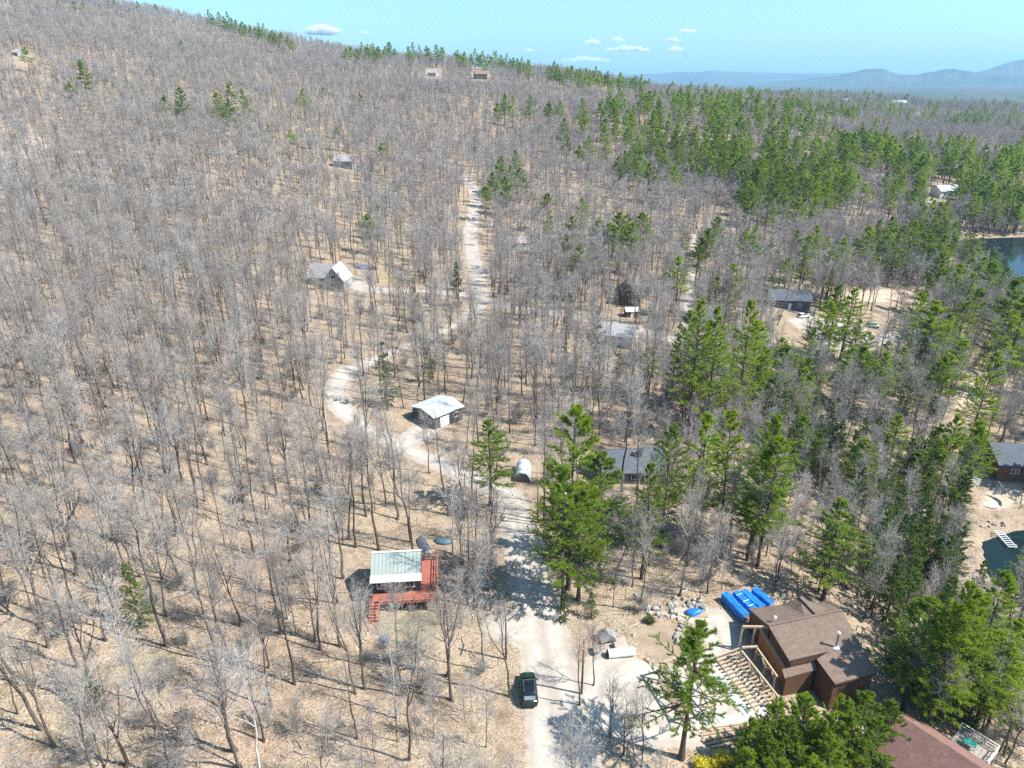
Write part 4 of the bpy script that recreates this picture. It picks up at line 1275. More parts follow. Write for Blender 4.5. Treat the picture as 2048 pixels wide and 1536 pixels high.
FOOT.append((np.array([(q.x, q.y) for q in (b1a, b4a, b3b, gz(1540, 1470), gz(1380, 1490), b1b)]), 1.5))

# ---------------- boulders, tank, log
rg_ = np.random.default_rng(77)
heap = [(1290 + rg_.uniform(0, 66), 1208 + rg_.uniform(0, 28)) for _ in range(58)] + [(1345 + rg_.uniform(0, 55), 1200 + rg_.uniform(0, 16)) for _ in range(24)] + [(1357 + 7 * math.sin(k), 1240 + k * 7.5) for k in range(8)] + [(1372 + 5 * k, 1272 + 4 * k) for k in range(4)]
look = ['angular', 'rounded', 'flat topped', 'split', 'pale', 'lichen grey', 'tilted', 'small', 'broad', 'wedge shaped', 'squat', 'rough']
placeb = ['in the heap by the tarp', 'at the edge of the dug bank', 'on the crest of the heap', 'in the row below the heap', 'against the woods edge', 'half buried in the gravel', 'under the bare saplings', 'at the gravel edge']
for i, (a, b) in enumerate(heap):
    s_ = .38 + .75 * rg_.random() ** 2 if i < 82 else rg_.uniform(.6, 1.15)
    lump('boulder', on(a, b), (s_ * rg_.uniform(.9, 1.3), s_ * rg_.uniform(.8, 1.1), s_ * rg_.uniform(.6, .95)), M_ROCK if i % 3 else M_LICH,
         '%s granite boulder %s' % (look[i % 12], placeb[(i // 12) % 8]), 'boulder', 200 + i, rg_.uniform(0, 6), 'boulders round the yard', wr=.12, zsink=.02)
for i, (a, b, s_, lab) in enumerate([(1210, 1283, 3.0, 'huge rounded grey boulder by the white tank'), (1192, 1305, 1.7, 'pale boulder touching the huge grey boulder'), (1228, 1296, 1.3, 'dark sided boulder leaning on the huge one'), (1408, 1219, 1.3, 'lone block of granite beside the blue tarp'),
                                     (1268, 1271, .8, 'dark stone on the brown dug bank'), (1575, 1366, .9, 'small stone by the porch corner'), (1480, 1235, .8, 'stone at the foot of the blue stacks')]):
    lump('boulder', on(a, b), (s_, s_ * .85, s_ * .8), M_LICH if i in (0, 2) else M_ROCK, lab, 'boulder', 300 + i, i, 'boulders round the yard', wr=.1, zsink=.02)
t0 = on(1241, 1312)
tk = empty('tank', t0, R(8)); setp(tk, 'white horizontal cylinder tank lying on the gravel', 'tank')
ts = MB().tube((-1.6, 0, .55), (1.6, 0, .55), .55, .55, 18).build('shell', M_WHITE, tk, False)
MB().tube((-1.75, 0, .55), (-1.6, 0, .55), .42, .55, 18).build('end_cap', M_DARKM, tk)
MB().tube((1.6, 0, .55), (1.75, 0, .55), .55, .42, 18).build('end_cap', M_WHITE, tk)
for u in (-.9, .9): MB().box((u, 0, .08), (.2, .9, .16)).build('saddle', M_TIMB2, tk)
# fallen logs, brush
for i, (a, b, c, d, r_, lab) in enumerate([(1244, 1262, 1284, 1244, .11, 'pale fallen log on the bank beside the heap'), (1250, 1268, 1280, 1250, .07, 'thin pale pole beside the fallen log'), (1345, 1196, 1375, 1180, .12, 'dark fallen trunk in the woods behind the boulders'),
                                           (1480, 1370, 1502, 1362, .1, 'short log by the joist stack'), (405, 1330, 470, 1345, .14, 'mossy fallen trunk on the leaf litter slope'), (210, 1180, 262, 1150, .13, 'grey fallen trunk among bare oaks'), (640, 1010, 690, 985, .12, 'fallen trunk lying between bare saplings'),
                                           (905, 1060, 950, 1050, .12, 'bleached fallen log in brush beyond the cabin'), (1600, 1120, 1650, 1140, .13, 'fallen trunk on the slope under the pines'), (120, 1480, 190, 1465, .15, 'broken trunk lying across the leaf slope')]):
    p0, p1 = Vector(on(a, b)), Vector(on(c, d))
    o = MB().tube(p0 + Vector((0, 0, r_)), p1 + Vector((0, 0, r_ * .8)), r_, r_ * .6, 8).build('fallen_log', M_DEADW, None, True)
    setp(o, lab, 'log')

# ---------------- car
c0 = hit(1057, 1386)
car = empty('car', (c0.x, c0.y, zg(c0.x, c0.y) + .05), R(93)); setp(car, 'dark green sport utility car driving along the gravel road', 'car')
M_CARP = paint('green_car_paint', (.018, .052, .034), .22, .08, 3, .6, .3, 0)
def loft(secs, mat, name, parent, close=True, sm=True):
    m2 = MB(); k = len(secs[0])
    for s_ in secs: m2.v += s_
    for i in range(len(secs) - 1):
        for j in range(k):
            m2.f.append((i * k + j, i * k + (j + 1) % k, (i + 1) * k + (j + 1) % k, (i + 1) * k + j))
    if close:
        m2.f += [tuple(range(k)), tuple(range((len(secs)) * k - 1, (len(secs) - 1) * k - 1, -1))]
    o = m2.build(name, mat, parent, sm)
    return o
def sec(x, hw, z0, z1, rr=.16):
    return [(x, -hw + rr * .4, z0), (x, -hw, z0 + .2), (x, -hw, z1 - rr), (x, -hw + rr, z1), (x, hw - rr, z1), (x, hw, z1 - rr), (x, hw, z0 + .2), (x, hw - rr * .4, z0)]
body = loft([sec(-2.32, .72, .42, .86), sec(-2.2, .88, .32, 1.02), sec(-1.5, .94, .26, 1.06), sec(0, .95, .26, 1.06), sec(.95, .94, .26, 1.05), sec(1.7, .92, .28, 1.0), sec(2.15, .85, .34, .92), sec(2.33, .68, .42, .78)], M_CARP, 'body', car)
gh = loft([sec(-2.1, .74, 1.0, 1.12, .1), sec(-1.75, .74, 1.0, 1.58, .12), sec(-1.2, .73, 1.0, 1.70, .12), sec(.1, .72, 1.0, 1.70, .12), sec(.35, .72, 1.0, 1.62, .12), sec(1.12, .74, 1.0, 1.08, .05)], M_GLASS, 'glasshouse', car)
loft([[(x, -hw, z), (x, -hw * .8, z + .05), (x, hw * .8, z + .05), (x, hw, z), (x, hw, z - .03), (x, -hw, z - .03)] for x, hw, z in ((-1.85, .62, 1.56), (-1.2, .68, 1.70), (.1, .67, 1.70), (.32, .63, 1.64))], paint('roof_black', (.012, .014, .02), .15, .05, 3, .6), 'roof', car)
for s in (-1, 1):
    MB().bar((-1.6, s * .6, 1.80), (.15, s * .6, 1.80), .05, .05).build('roof_rail', M_STEEL, car)
    MB().box((.85, s * 1.03, 1.12), (.14, .2, .14)).build('mirror', M_CARP, car)
    MB().box((2.18, s * .6, .80), (.2, .34, .13)).build('headlight', M_WHITE, car)
    MB().box((-2.25, s * .66, .90), (.14, .2, .24)).build('tail_light', paint('red_lens', (.16, .01, .01), .3), car)
    MB().bar((.33, s * .70, 1.62), (1.1, s * .73, 1.09), .07, .05).build('pillar', M_CARP, car)
    MB().bar((-1.75, s * .73, 1.56), (-2.1, s * .75, 1.1), .12, .06).build('pillar', M_CARP, car)
    MB().bar((-.65, s * .74, 1.64), (-.65, s * .76, 1.05), .08, .05).build('pillar', M_CARP, car)
    for x in (-1.42, 1.4):
        wh = MB().tube((x, s * .76, .36), (x, s * .97, .36), .36, .36, 18).build('wheel', paint('tyre', (.02, .02, .02), .9), car)
        MB().tube((x, s * .965, .36), (x, s * .985, .36), .22, .2, 12).build('rim', M_STEEL, wh)
MB().box((-2.32, 0, .52), (.1, 1.5, .2)).build('bumper', M_DARKM, car)
MB().box((2.32, 0, .5), (.1, 1.3, .22)).build('grille', M_DARKM, car)
MB().slab([(-2.12, -.62, 1.16), (-1.86, -.62, 1.5), (-1.86, .62, 1.5), (-2.12, .62, 1.16)], .02).build('rear_window', paint('rear_glass_reflection', (.20, .23, .24), .12, .1, 2, .6), car)  # pale grey reflection put into the glass colour
FOOT.append((np.array([(c0.x - 2, c0.y - 4), (c0.x + 2, c0.y - 4), (c0.x + 2, c0.y + 4), (c0.x - 2, c0.y + 4)]), 2.5))

# ---------------- utility poles
for i, (a, b, h_, lab) in enumerate([(1012, 1319, 7.5, 'wooden utility pole on the leaf litter opposite the yard'), (1075, 1046, 8, 'wooden utility pole at the bend near the big roadside pines'), (1163, 1388, 8, 'wooden utility pole on the yard side of the road')]):
    b3 = on(a, b); t = empty('utility_pole', b3, R(80)); setp(t, lab, 'pole', 'utility poles')
    MB().tube((0, 0, -.5), (0, 0, h_), .14, .10, 9).build('pole', M_POLE, t, True)
    MB().box((0, 0, h_ - .6), (1.8, .1, .12)).build('cross_arm', M_POLE, t)
    for u in (-.8, 0, .8): MB().tube((u, 0, h_ - .54), (u, 0, h_ - .36), .05, .04, 8).build('insulator', M_WHITE, t)

# ---------------- pale metal roofed shed
q = [P(822, 813, 3.4), P(866, 838, 3.4), P(926, 814, 3.4)]
u1, u2 = (q[2] - q[1]), (q[0] - q[1])
c = q[1] + (u1 + u2) / 2
gable('shed', 'pale low metal roofed shed with dark walls at the road bend', 0, 0, u1.length - .6, abs(u2.length) - .6, math.atan2(u1.y, u1.x), 2.7, .75, M_DGREY, M_SHEDR, 'shed', .4,
      [('l', -1.5, 1.5, 1.2, 1.0), ('f', 2, 1.5, 1.2, 1.0)], loc=c, door=(-1.0, 2.2, 2.1))
# ---------------- grey gabled house
ga = gable('gabled_house', 'grey gabled house with steep pale front gable by a small lawn', 655, 568, 9, 8, R(-4), 3.2, 3.2, M_GREYW, M_GROOF, 'house', .4, [('f', -2.6, 1.6, 1.2, 1.2), ('f', -.4, 1.6, 1.2, 1.2), ('r', 0, 1.6, 1.1, 1.2)], fpad=2.5)
x, w3 = 4.2, 3.2
MB().add([(x - w3, -6.5, -1.5), (x + w3, -6.5, -1.5), (x + w3, 2, -1.5), (x - w3, 2, -1.5), (x - w3, -6.5, 2.8), (x + w3, -6.5, 2.8), (x + w3, 2, 2.8), (x - w3, 2, 2.8), (x, -6.5, 6.9), (x, 2, 6.9)],
         [(0, 1, 5, 8, 4), (1, 2, 6, 5), (2, 3, 7, 9, 6), (3, 0, 4, 7), (4, 8, 9, 7), (5, 6, 9, 8)]).build('front_wing', M_GREYW, ga)
for s in (-1, 1): MB().slab([(x + s * (w3 + .4), -7, 2.45), (x, -7, 7.05), (x, 2.3, 7.05), (x + s * (w3 + .4), 2.3, 2.45)], .15).build('wing_roof', M_LROOF, ga)
for z in (1.4, 4.0): window(ga, (x, -6.5, z), 1.6, 1.2, 'x', -1)
lump('tarp_heap', on(725, 537), (4.5, 2.2, 1.5), M_TARPB, 'blue tarp pile beside the grey gabled house', 'tarp', 15)
lump('wood_pile', on(741, 538), (3.6, 2.0, 1.3), M_BROWNW, 'brown wood pile next to the blue tarp pile', 'wood pile', 16)
# ---------------- hoop shelter
hs = hit(1046, 950); t = empty('hoop_shelter', (hs.x, hs.y, zg(hs.x, hs.y)), R(86)); t.scale = (.85, .85, .85); setp(t, 'white fabric hoop shelter with dark open end', 'shelter'); foot_rect(t, 8, 5)
m2 = MB(); k = 12
for xx in (-3.5, -1.2, 1.2, 3.5):
    for j in range(k + 1):
        a = math.pi * j / k
        m2.v.append((xx * .85, 1.6 * math.cos(a), 2.2 * math.sin(a) ** .85))
for i in range(3):
    for j in range(k): m2.f.append((i * (k + 1) + j, i * (k + 1) + j + 1, (i + 1) * (k + 1) + j + 1, (i + 1) * (k + 1) + j))
m2.build('cover', paint('white_fabric', (.62, .64, .68), .6, .06), t, True)
MB().add([(-2.96, 1.57 * math.cos(math.pi * j / k), 2.16 * math.sin(math.pi * j / k) ** .85) for j in range(k + 1)], [tuple(range(k + 1))]).build('end_shade_panel', M_DGREY, t)  # dark sheet fills the open end, standing in for the shade inside
# ---------------- more houses
gable('ranch_house', 'long slate roofed house hidden behind tall roadside pines', 1258, 945, 11, 8, R(6), 2.6, 1.9, M_DGREY, M_SLATE, 'house', .5, [('f', -3, 1.5, 1.4, 1.1), ('f', 0, 1.5, 1.4, 1.1), ('f', 3, 1.5, 1.4, 1.1)], chim=(1.2, -1.2, 1.2, M_DGREY), fpad=2)
gable('garage', 'pale roofed garage beside the side track', 1236, 684, 9, 7.5, R(-20), 3, 2.0, M_WHITEW, M_LROOF, 'garage', .4, [('r', 0, 1.5, 1.1, 1.0)], door=(0, 2.6, 2.2))
gable('dark_cottage', 'steep dark brown cottage among bare trees', 1254, 605, 7, 8, R(82), 3.0, 4.0, M_BROWNW, paint('dark_roof', (.07, .06, .065), .9, .2), 'house', .4, [('f', 0, 1.5, 1.2, 1.2)])
gable('lean_shed', 'tiny white roofed shed below the dark brown cottage', 1262, 632, 3.6, 2.8, R(5), 1.9, .7, M_BROWNW, M_METW, 'shed', .25, door=(0, .9, 1.7), fpad=.8)
gable('pink_cottage', 'small pinkish roofed cottage beside the sandy lane', 1036, 495, 9, 6.5, R(4), 2.6, 1.6, M_WHITEW, shingle('pink_shingle', (.44, .36, .345)), 'house', .4, [('f', -2, 1.4, 1.2, 1), ('f', 2, 1.4, 1.2, 1)])
gable('white_shed', 'white shed standing behind the pinkish cottage', 1079, 488, 3.5, 4, R(80), 2.6, 1.4, M_WHITEW, M_LROOF, 'shed', .25, door=(0, 1, 2), fpad=1)
sh = gable('slate_house', 'dark slate roofed house by the gravel parking pad', 1573, 612, 13, 8, R(-8), 3.2, 2.4, M_DGREY, M_SLATE, 'house', .5, [('f', -3, 1.6, 1.4, 1.2), ('f', 3, 1.6, 1.4, 1.2), ('r', 0, 1.6, 1.2, 1.2)], door=(0, 1, 2.1))
gable('log_house', 'brown log house with two dormers and a white porch rail', 1427, 302, 15, 9, R(-3), 4.0, 4.2, M_BROWNW, shingle('tan_shingle', (.30, .19, .13)), 'house', .5, [('f', -4, 2.2, 1.5, 1.4), ('f', 4, 2.2, 1.5, 1.4)], dorm=2, porch=(14, 2.4, 2.9), fpad=4)
gable('ridge_house', 'brown house alone on the wooded ridge top', 961, 158, 14, 10, R(12), 5.5, 3.6, M_BROWNW, shingle('ridge_shingle', (.24, .16, .13)), 'house', .6, [('f', -4, 3.6, 2, 1.5), ('f', 1, 3.6, 2, 1.5), ('f', 5, 3.6, 2, 1.5)], fpad=2)
gable('white_house', 'white house peeking over the ridge woods', 866, 152, 10, 8, R(-15), 3.5, 3, M_GREYW, M_LROOF, 'house', .5, [('f', -3, 3, 1.8, 1.6), ('f', 3, 3, 1.8, 1.6)], fpad=2)
gable('white_house', 'white roofed house on the lake road', 1889, 392, 15, 10, R(10), 4, 3.0, M_WHITEW, paint('white_roof', (.42, .43, .45), .8), 'house', .5, [('f', -4, 2, 1.6, 1.4), ('f', 0, 2, 1.6, 1.4), ('f', 4, 2, 1.6, 1.4)], fpad=5)
gable('white_house', 'small white cottage uphill of the lake road', 1893, 350, 12, 9, R(-20), 4, 3, M_WHITEW, M_LROOF, 'house', .5, [('f', 0, 2, 1.6, 1.4)], fpad=4)
gable('farmhouse', 'long white farmhouse on the far low hill beside a field', 1796, 212, 24, 12, R(-4), 6, 4, M_WHITEW, paint('farm_roof', (.42, .42, .43), .8), 'house', .6, [('f', -8, 3.5, 2.2, 1.8), ('f', -3, 3.5, 2.2, 1.8), ('f', 3, 3.5, 2.2, 1.8), ('f', 8, 3.5, 2.2, 1.8)], fpad=14)
gable('barn', 'small white barn on the far low hill', 1690, 212, 18, 13, R(12), 7, 5, M_WHITEW, M_GROOF, 'barn', .6, door=(0, 4, 4), fpad=12)
gable('hill_house', 'pale house high on the bare hillside', 692, 334, 11, 8, R(-12), 3.6, 2.6, M_GREYW, M_LROOF, 'house', .4, [('f', -2.5, 1.8, 1.4, 1.2), ('f', 2.5, 1.8, 1.4, 1.2)], fpad=4)
gable('hill_chalet', 'white chalet beside a pine high on the steep hillside', 40, 112, 8, 6, R(-35), 2.4, 2.0, M_GREYW, paint('white_roof', (.42, .43, .45), .8), 'house', .4, [('f', 0, 2, 1.6, 1.4)], fpad=2)
gable('cellar_house', 'brown cottage below the pale hillside house', 735, 336, 7, 6, R(10), 2.8, 1.8, M_BROWNW, M_PROOF, 'house', .4, [('f', 0, 1.6, 1.2, 1.2)], fpad=3)
lh = gable('lake_house', 'slate roofed lake house above the stone patio', 2040, 935, 15, 10, R(-6), 3.4, 2.4, M_BROWNW, M_SLATE, 'house', .6, [('f', -4, 1.7, 1.6, 1.3), ('f', 3, 1.7, 1.6, 1.3)], porch=(6, 2.6, 2.6), fpad=2.5)
# small brown roofed building with railing and teal table
bp = P(1880, 1545, -4.2)
sb = gable('brown_cottage', 'small hip fronted brown roofed building by the sandy path', 0, 0, 9.5, 7.5, R(-52), 3.6, 2.6, M_BROWNW, M_PROOF, 'cottage', .5, [('l', 0, 1.8, 1.2, 1.1)], loc=Vector((bp.x, bp.y, 0)), fpad=1.0, below=4)
dp = P(1938, 1515, -7.5)
dc = empty('small_deck', (dp.x, dp.y, zg(dp.x, dp.y)), R(-52)); setp(dc, 'small grey deck with pale railing behind the brown cottage', 'deck'); foot_rect(dc, 5, 4, .5)
for k in range(10): MB().box((-1.8 + k * .4, 0, 2.0), (.36, 3.2, .06)).build('plank', M_DEADW, dc)
rail(dc, (-2, 1.6, 2.05), (2, 1.6, 2.05), 3, 1.0, M_WHITE); rail(dc, (2, -1.6, 2.05), (2, 1.6, 2.05), 3, 1.0, M_WHITE)
for sx in (-1.9, 1.9):
    for sy in (-1.5, 1.5): MB().box((sx, sy, 0), (.16, .16, 4)).build('support', M_DEADW, dc)
tb = empty('table', (dp.x - .3, dp.y + .2, zg(dp.x, dp.y) + 2.03), R(-40)); setp(tb, 'teal plastic table on the small deck', 'table')
M_TEAL = paint('teal_plastic', (.02, .26, .22), .4)
MB().box((0, 0, .72), (1.3, .8, .05)).build('table_top', M_TEAL, tb)
for sx in (-.55, .55):
    for sy in (-.3, .3): MB().box((sx, sy, .35), (.06, .06, .7)).build('leg', M_TEAL, tb)
for i, (a, b) in enumerate([(1775, 1520), (1783, 1512), (1768, 1508)]):
    lump('brush_heap', on(a, b), (2.2, 1.6, .9), M_DEADW, ['grey brush heap beside the sandy path', 'second brush heap leaning on the grey one', 'small brush heap at the young pines'][i], 'brush heap', 400 + i, i, wr=.4, sub=3)

# ---------------- patio, stairs, dock by the cove
pc_ = on(1975, 1004)
pt = empty('stone_patio', pc_, R(-20)); setp(pt, 'round pale stone patio with low curved wall by the cove', 'patio'); foot_rect(pt, 6, 5, .5)
pd_ = MB().tube((0, 0, -.3), (0, 0, .1), 2.4, 2.4, 28).build('paving', M_CONC, pt)
for k in range(13):
    a = R(-15 + k * 13)
    lump('stone', (2.5 * math.cos(a), 2.3 * math.sin(a), 0), (.75, .5, .8), M_ROCK, '', '', 500 + k, a + 1.57, parent=pt, wr=.1, zsink=-.05)
s0, s1 = Vector(on(1963, 938)), Vector(on(1947, 970))
s0.z = max(s0.z, s1.z + 2.2)
st = empty('garden_stairs', tuple(s1)); setp(st, 'grey wooden stairs leading down to the cove', 'stairs')
dv = s0 - s1; sd_ = Vector((-dv.y, dv.x, 0)).normalized() * .9
for k in range(12):
    q = dv * ((k + .5) / 12) + Vector((0, 0, .1))
    MB().slab([q - sd_ - dv.normalized() * .2, q + sd_ - dv.normalized() * .2, q + sd_ + dv.normalized() * .16, q - sd_ + dv.normalized() * .16], .1).build('tread', M_CONC, st)
for s in (-1, 1): MB().bar(sd_ * s + Vector((0, 0, -.1)), dv + sd_ * s + Vector((0, 0, -.1)), .1, .25).build('stringer', M_TIMB2, st)
k0, k1 = P(1996, 1062, LAKE_Z + .45), P(2026, 1094, LAKE_Z + .45)
dk_ = empty('dock', (k0.x, k0.y, LAKE_Z)); setp(dk_, 'white aluminium dock frame reaching into the cove', 'dock')
dv = (k1 - k0); sd_ = Vector((-dv.y, dv.x, 0)).normalized() * .75
for s in (-1, 1): MB().bar(sd_ * s + Vector((0, 0, .45)), dv + sd_ * s + Vector((0, 0, .45)), .12, .12).build('side_beam', M_METW, dk_)
for k in range(9):
    q = dv * (k / 8) + Vector((0, 0, .45))
    MB().bar(q - sd_, q + sd_, .14, .1).build('cross_bar', M_METW, dk_)
for f_ in (.05, .5, .95):
    for s in (-1, 1):
        q = dv * f_ + sd_ * s
        MB().tube(q + Vector((0, 0, -2.2)), q + Vector((0, 0, .9)), .05, .05, 8).build('post', M_METW, dk_)
for i in range(14):
    a, b = 1940 + 120 * rg_.random(), 1052 + 14 * (rg_.random() - .5)
    q = P(a, b, LAKE_Z + .2)
    sz_ = rg_.uniform(.5, 1.5)
    lump('boulder', (q.x, q.y, zg(q.x, q.y)), (sz_, sz_ * .8, sz_ * .65), M_ROCK, '%s shore stone at the cove edge' % look[i % 12], 'boulder', 600 + i, i, 'stones along the cove', wr=.1)
# parked vehicles on the far pad
for i, (a, b, rz_, cc, lab) in enumerate([(1606, 636, 20, (.6, .61, .62), 'white car parked at the slate house pad'), (1618, 631, 25, (.08, .09, .10), 'dark car parked beside the white one'), (1745, 655, -10, (.25, .42, .38), 'pale green car parked on the far end of the pad'), (1138, 990, 10, (.62, .63, .64), 'white van half hidden behind the roadside pines')]):
    b3 = on(a, b)
    t = empty('parked_car', (b3[0], b3[1], b3[2] + .08), R(rz_)); setp(t, lab, 'car', 'parked cars')
    mm = paint('car_paint_%d' % i, cc, .3, .05, 3, .6, .1, 0)
    loft([sec(-2.2, .8, .4, .9), sec(-1.6, .88, .3, 1.0), sec(1.2, .88, .3, 1.0), sec(2.2, .75, .4, .8)], mm, 'body', t)
    loft([sec(-1.9, .7, .95, 1.05, .08), sec(-1.4, .7, .95, 1.5, .1), sec(.2, .7, .95, 1.5, .1), sec(1.0, .72, .95, 1.02, .05)], M_GLASS, 'glasshouse', t)
    MB().box((-.6, 0, 1.52), (1.7, 1.25, .06)).build('roof', mm, t)
    for s in (-1, 1):
        for x in (-1.35, 1.35): MB().tube((x, s * .7, .33), (x, s * .9, .33), .33, .33, 12).build('wheel', paint('tyre', (.02, .02, .02), .9), t)
    FOOT.append((np.array([(b3[0] - 2, b3[1] - 2), (b3[0] + 2, b3[1] - 2), (b3[0] + 2, b3[1] + 2), (b3[0] - 2, b3[1] + 2)]), 1.5))
# yellow blossom bushes
def bush(seed, s, mat):
    r_ = np.random.default_rng(seed)
    tr, cr = Acc(), Acc()
    base = np.zeros((1, 3, 3)); base[0, :, 2] = [-.1, .1, .3]
    p1, r1 = grow(r_, base, np.full((1, 3), .03), 26, .2, 1, .2, 1.2, .9 * s, 1.7 * s, 5, .08, .16, .6, .012)
    tr.add(*tubes(p1, r1, 4))
    c = p1[:, 1:].reshape(-1, 3)
    c = np.repeat(c, 26, 0) + r_.normal(0, .16 * s, (len(c) * 26, 3))
    d = unit(r_.normal(size=c.shape))
    cr.add(*blades(c, d, np.full(len(c), .14), np.full(len(c), .10), r_))
    return two_meshes(tr, cr, M_TRUNK, mat)
for i, (a, b, s_, lab) in enumerate([(1402, 1536, 1.0, 'yellow blossoming bush beside the pine foot'), (1425, 1537, .9, 'middle yellow blossoming bush of three'), (1448, 1530, 1.15, 'yellow blossoming bush closest to the young pines')]):
    ms = bush(700 + i, s_, M_FORS); b3 = on(a, b)
    t = empty('blossom_bush', (b3[0], b3[1], b3[2])); setp(t, lab, 'bush', 'yellow bushes')
    link('stem', ms[0], t); link('crown', ms[1], t)
for i, (a, b, s_, lab) in enumerate([(1300, 1246, .8, 'small budding green shrub on the dug bank'), (1818, 1235, 1.2, 'fresh green shrub on the slope behind the house'), (1720, 1545, 1.0, 'green shrub beside the sandy path'), (1700, 1520, .9, 'low green shrub under the young pines'), (1940, 1345, 1.2, 'green shrub below the tall cove pine')]):
    ms = bush(720 + i, s_, M_SHOOT); b3 = on(a, b)
    t = empty('green_shrub', (b3[0], b3[1], b3[2])); setp(t, lab, 'shrub', 'green shrubs')
    link('stem', ms[0], t); link('crown', ms[1], t)
# ================================================================== placing the trees
rg = np.random.default_rng(2024)
def mask_free(x, y, pad=.7):
    ok = (sd_roads(x, y) < -pad) & (sd_far(x, y) < -pad)
    for poly, pd in FOOT:
        ok &= poly_sd(x, y, poly) < -pd
    near = (x > 60) & (y < 470)
    ok &= ~(near & (poly_sd(x, y, LAKE) > -2.0))
    for pl, k in ((LAWN_C, 0), (SOIL, 0), (LAWN_G, 1), (SAND_R, 1), (SHOREP, 1), (FIELD, 3), (FIELD2, -1), (PATH_B, .5)):
        ok &= poly_sd(x, y, pl) < k
    return ok
# views the photograph keeps open: share of trees removed where a crown would stand in front
OPEN = [(1030,1090,1320,1420,1.0),(738,872,1090,1215,.45),(1150,1480,1205,1500,.97),(1480,1790,1190,1400,.97),(1040,1150,1150,1500,.72),(1010,1085,1000,1150,.8),
        (985,1060,1195,1290,.25),(818,930,782,860,.85),(655,760,715,800,.2),(925,978,392,600,.85),(630,712,505,585,.85),(705,850,540,592,.85),
        (1222,1262,640,690,.8),(1230,1290,570,625,.7),(1290,1400,655,700,.3),(1570,1760,600,690,.8),(1540,1600,570,610,.8),(1020,1055,460,490,.8),(1415,1445,255,300,.95),(948,975,125,155,1),
        (1865,1915,355,392,1),(1780,1810,190,212,1),(1028,1062,905,960,.8),(1200,1290,890,945,.6),(1900,2048,485,545,.35),(1950,2048,940,1160,.9),(1405,1800,400,440,.3),(1915,1975,750,830,.9),
        (1800,1960,1470,1536,1),(1470,1830,1375,1600,1),(1690,1850,570,612,.8),(680,710,310,335,.8),(30,60,92,118,1),(855,878,130,150,1),(1060,1140,615,640,.2)]
def open_keep(x, y, z, H, rg):
    keep = np.ones(len(x), bool)
    for fr in (.35, .55, .75, .95):
        px, py, _ = proj(x, y, z + H * fr)
        for x0, x1, y0, y1, pr in OPEN:
            ins = (px > x0 - 6) & (px < x1 + 6) & (py > y0) & (py < y1)
            keep &= ~(ins & (rg.random(len(x)) < pr ** .6 * (.5 if pr < .9 else 1)))
    return keep
def wave(x, y, s, k):
    return np.sin(x / s + k + 1.7 * np.sin(y / (s * 1.3) + k)) * np.sin(y / s * 1.1 + 2 * k)

# ---- bare trees
bands = [(30, 135, 4.5), (135, 260, 4.4), (260, 480, 4.2), (480, 780, 4.6), (780, 1350, 6.0)]
X, Y = [], []
for a, b, c in bands:
    xs = np.arange(-1000, 1100, c); ys = np.arange(a, b, c)
    gx_, gy_ = np.meshgrid(xs, ys)
    gx_ = gx_.ravel() + rg.uniform(-.48, .48, gx_.size) * c
    gy_ = gy_.ravel() + rg.uniform(-.48, .48, gy_.size) * c
    k = np.abs(gx_) < .80 * gy_ * 1.06 + 22
    X.append(gx_[k]); Y.append(gy_[k])
X = np.concatenate(X); Y = np.concatenate(Y)
Z = ZG(X, Y)
px, py, dep = proj(X, Y, Z + 8)
k = (px > -260) & (px < 2260) & (py < 1720) & (py > -60)
k &= rg.random(len(X)) < np.clip(.80 + .30 * wave(X, Y, 23, 1.0), .3, 1)
# fewer hardwoods inside the pine stands and on the open far hill
pine_zone = (px > 1190) & (px < 1720) & (py > 160) & (py < 300)
k &= ~(pine_zone & (rg.random(len(X)) < .3))
k &= mask_free(X, Y)
X, Y, Z = X[k], Y[k], Z[k]
form = rg.integers(0, 7, len(X))
birch = (rg.random(len(X)) < np.where((X > 5) & (Y > 90) & (Y < 180), .28, .07))
form = np.where(birch, 7, form)
scl = (.58 + .55 * rg.random(len(X)) ** .8) * np.where(Y > 260, .86, 1.0)
scl *= np.where((X > 25) & (Y < 130), .82, 1)
H = 18 * scl
k = open_keep(X, Y, Z, H, rg)
X, Y, Z, form, scl = X[k], Y[k], Z[k], form[k], scl[k]
rz = rg.uniform(0, 6.28, len(X))
px, py, dep = proj(X, Y, Z + 9 * scl)
inview = (px > -30) & (px < 2078) & (py > -30) & (py < 1600)
order = np.argsort(np.where(inview, dep, 1e9))
single = np.zeros(len(X), bool); single[order[:285]] = True

LM = [('the green roofed cabin', XY(790, 1160)), ('the dark green car', XY(1056, 1385)), ('the brown roofed house', XY(1620, 1330)), ('the boulder heap', XY(1340, 1235)),
      ('the timber frame yard', XY(1380, 1440)), ('the utility pole', XY(1012, 1319)), ('the big roadside pines', XY(1150, 1170)), ('the pale metal shed', XY(870, 840)),
      ('the hoop shelter', XY(1045, 965)), ('the long slate house', XY(1255, 950)), ('the lake cove', XY(1940, 1130)), ('the brown cottage', XY(1880, 1560)),
      ('the grey gabled house', XY(670, 570)), ('the slate lake house', XY(2020, 940)), ('the forked lane', XY(962, 600)), ('the pale garage', XY(1235, 680)),
      ('the gravel parking pad', XY(1660, 665)), ('the far lake shore', XY(1880, 470)), ('the dormered log house', XY(1425, 295)), ('the straight sandy lane', XY(948, 430)),
      ('the ridge top brown house', XY(960, 160)), ('the pale hillside house', XY(690, 330)), ('the white lake road house', XY(1888, 390)), ('the sandy clearing', XY(1940, 790))]
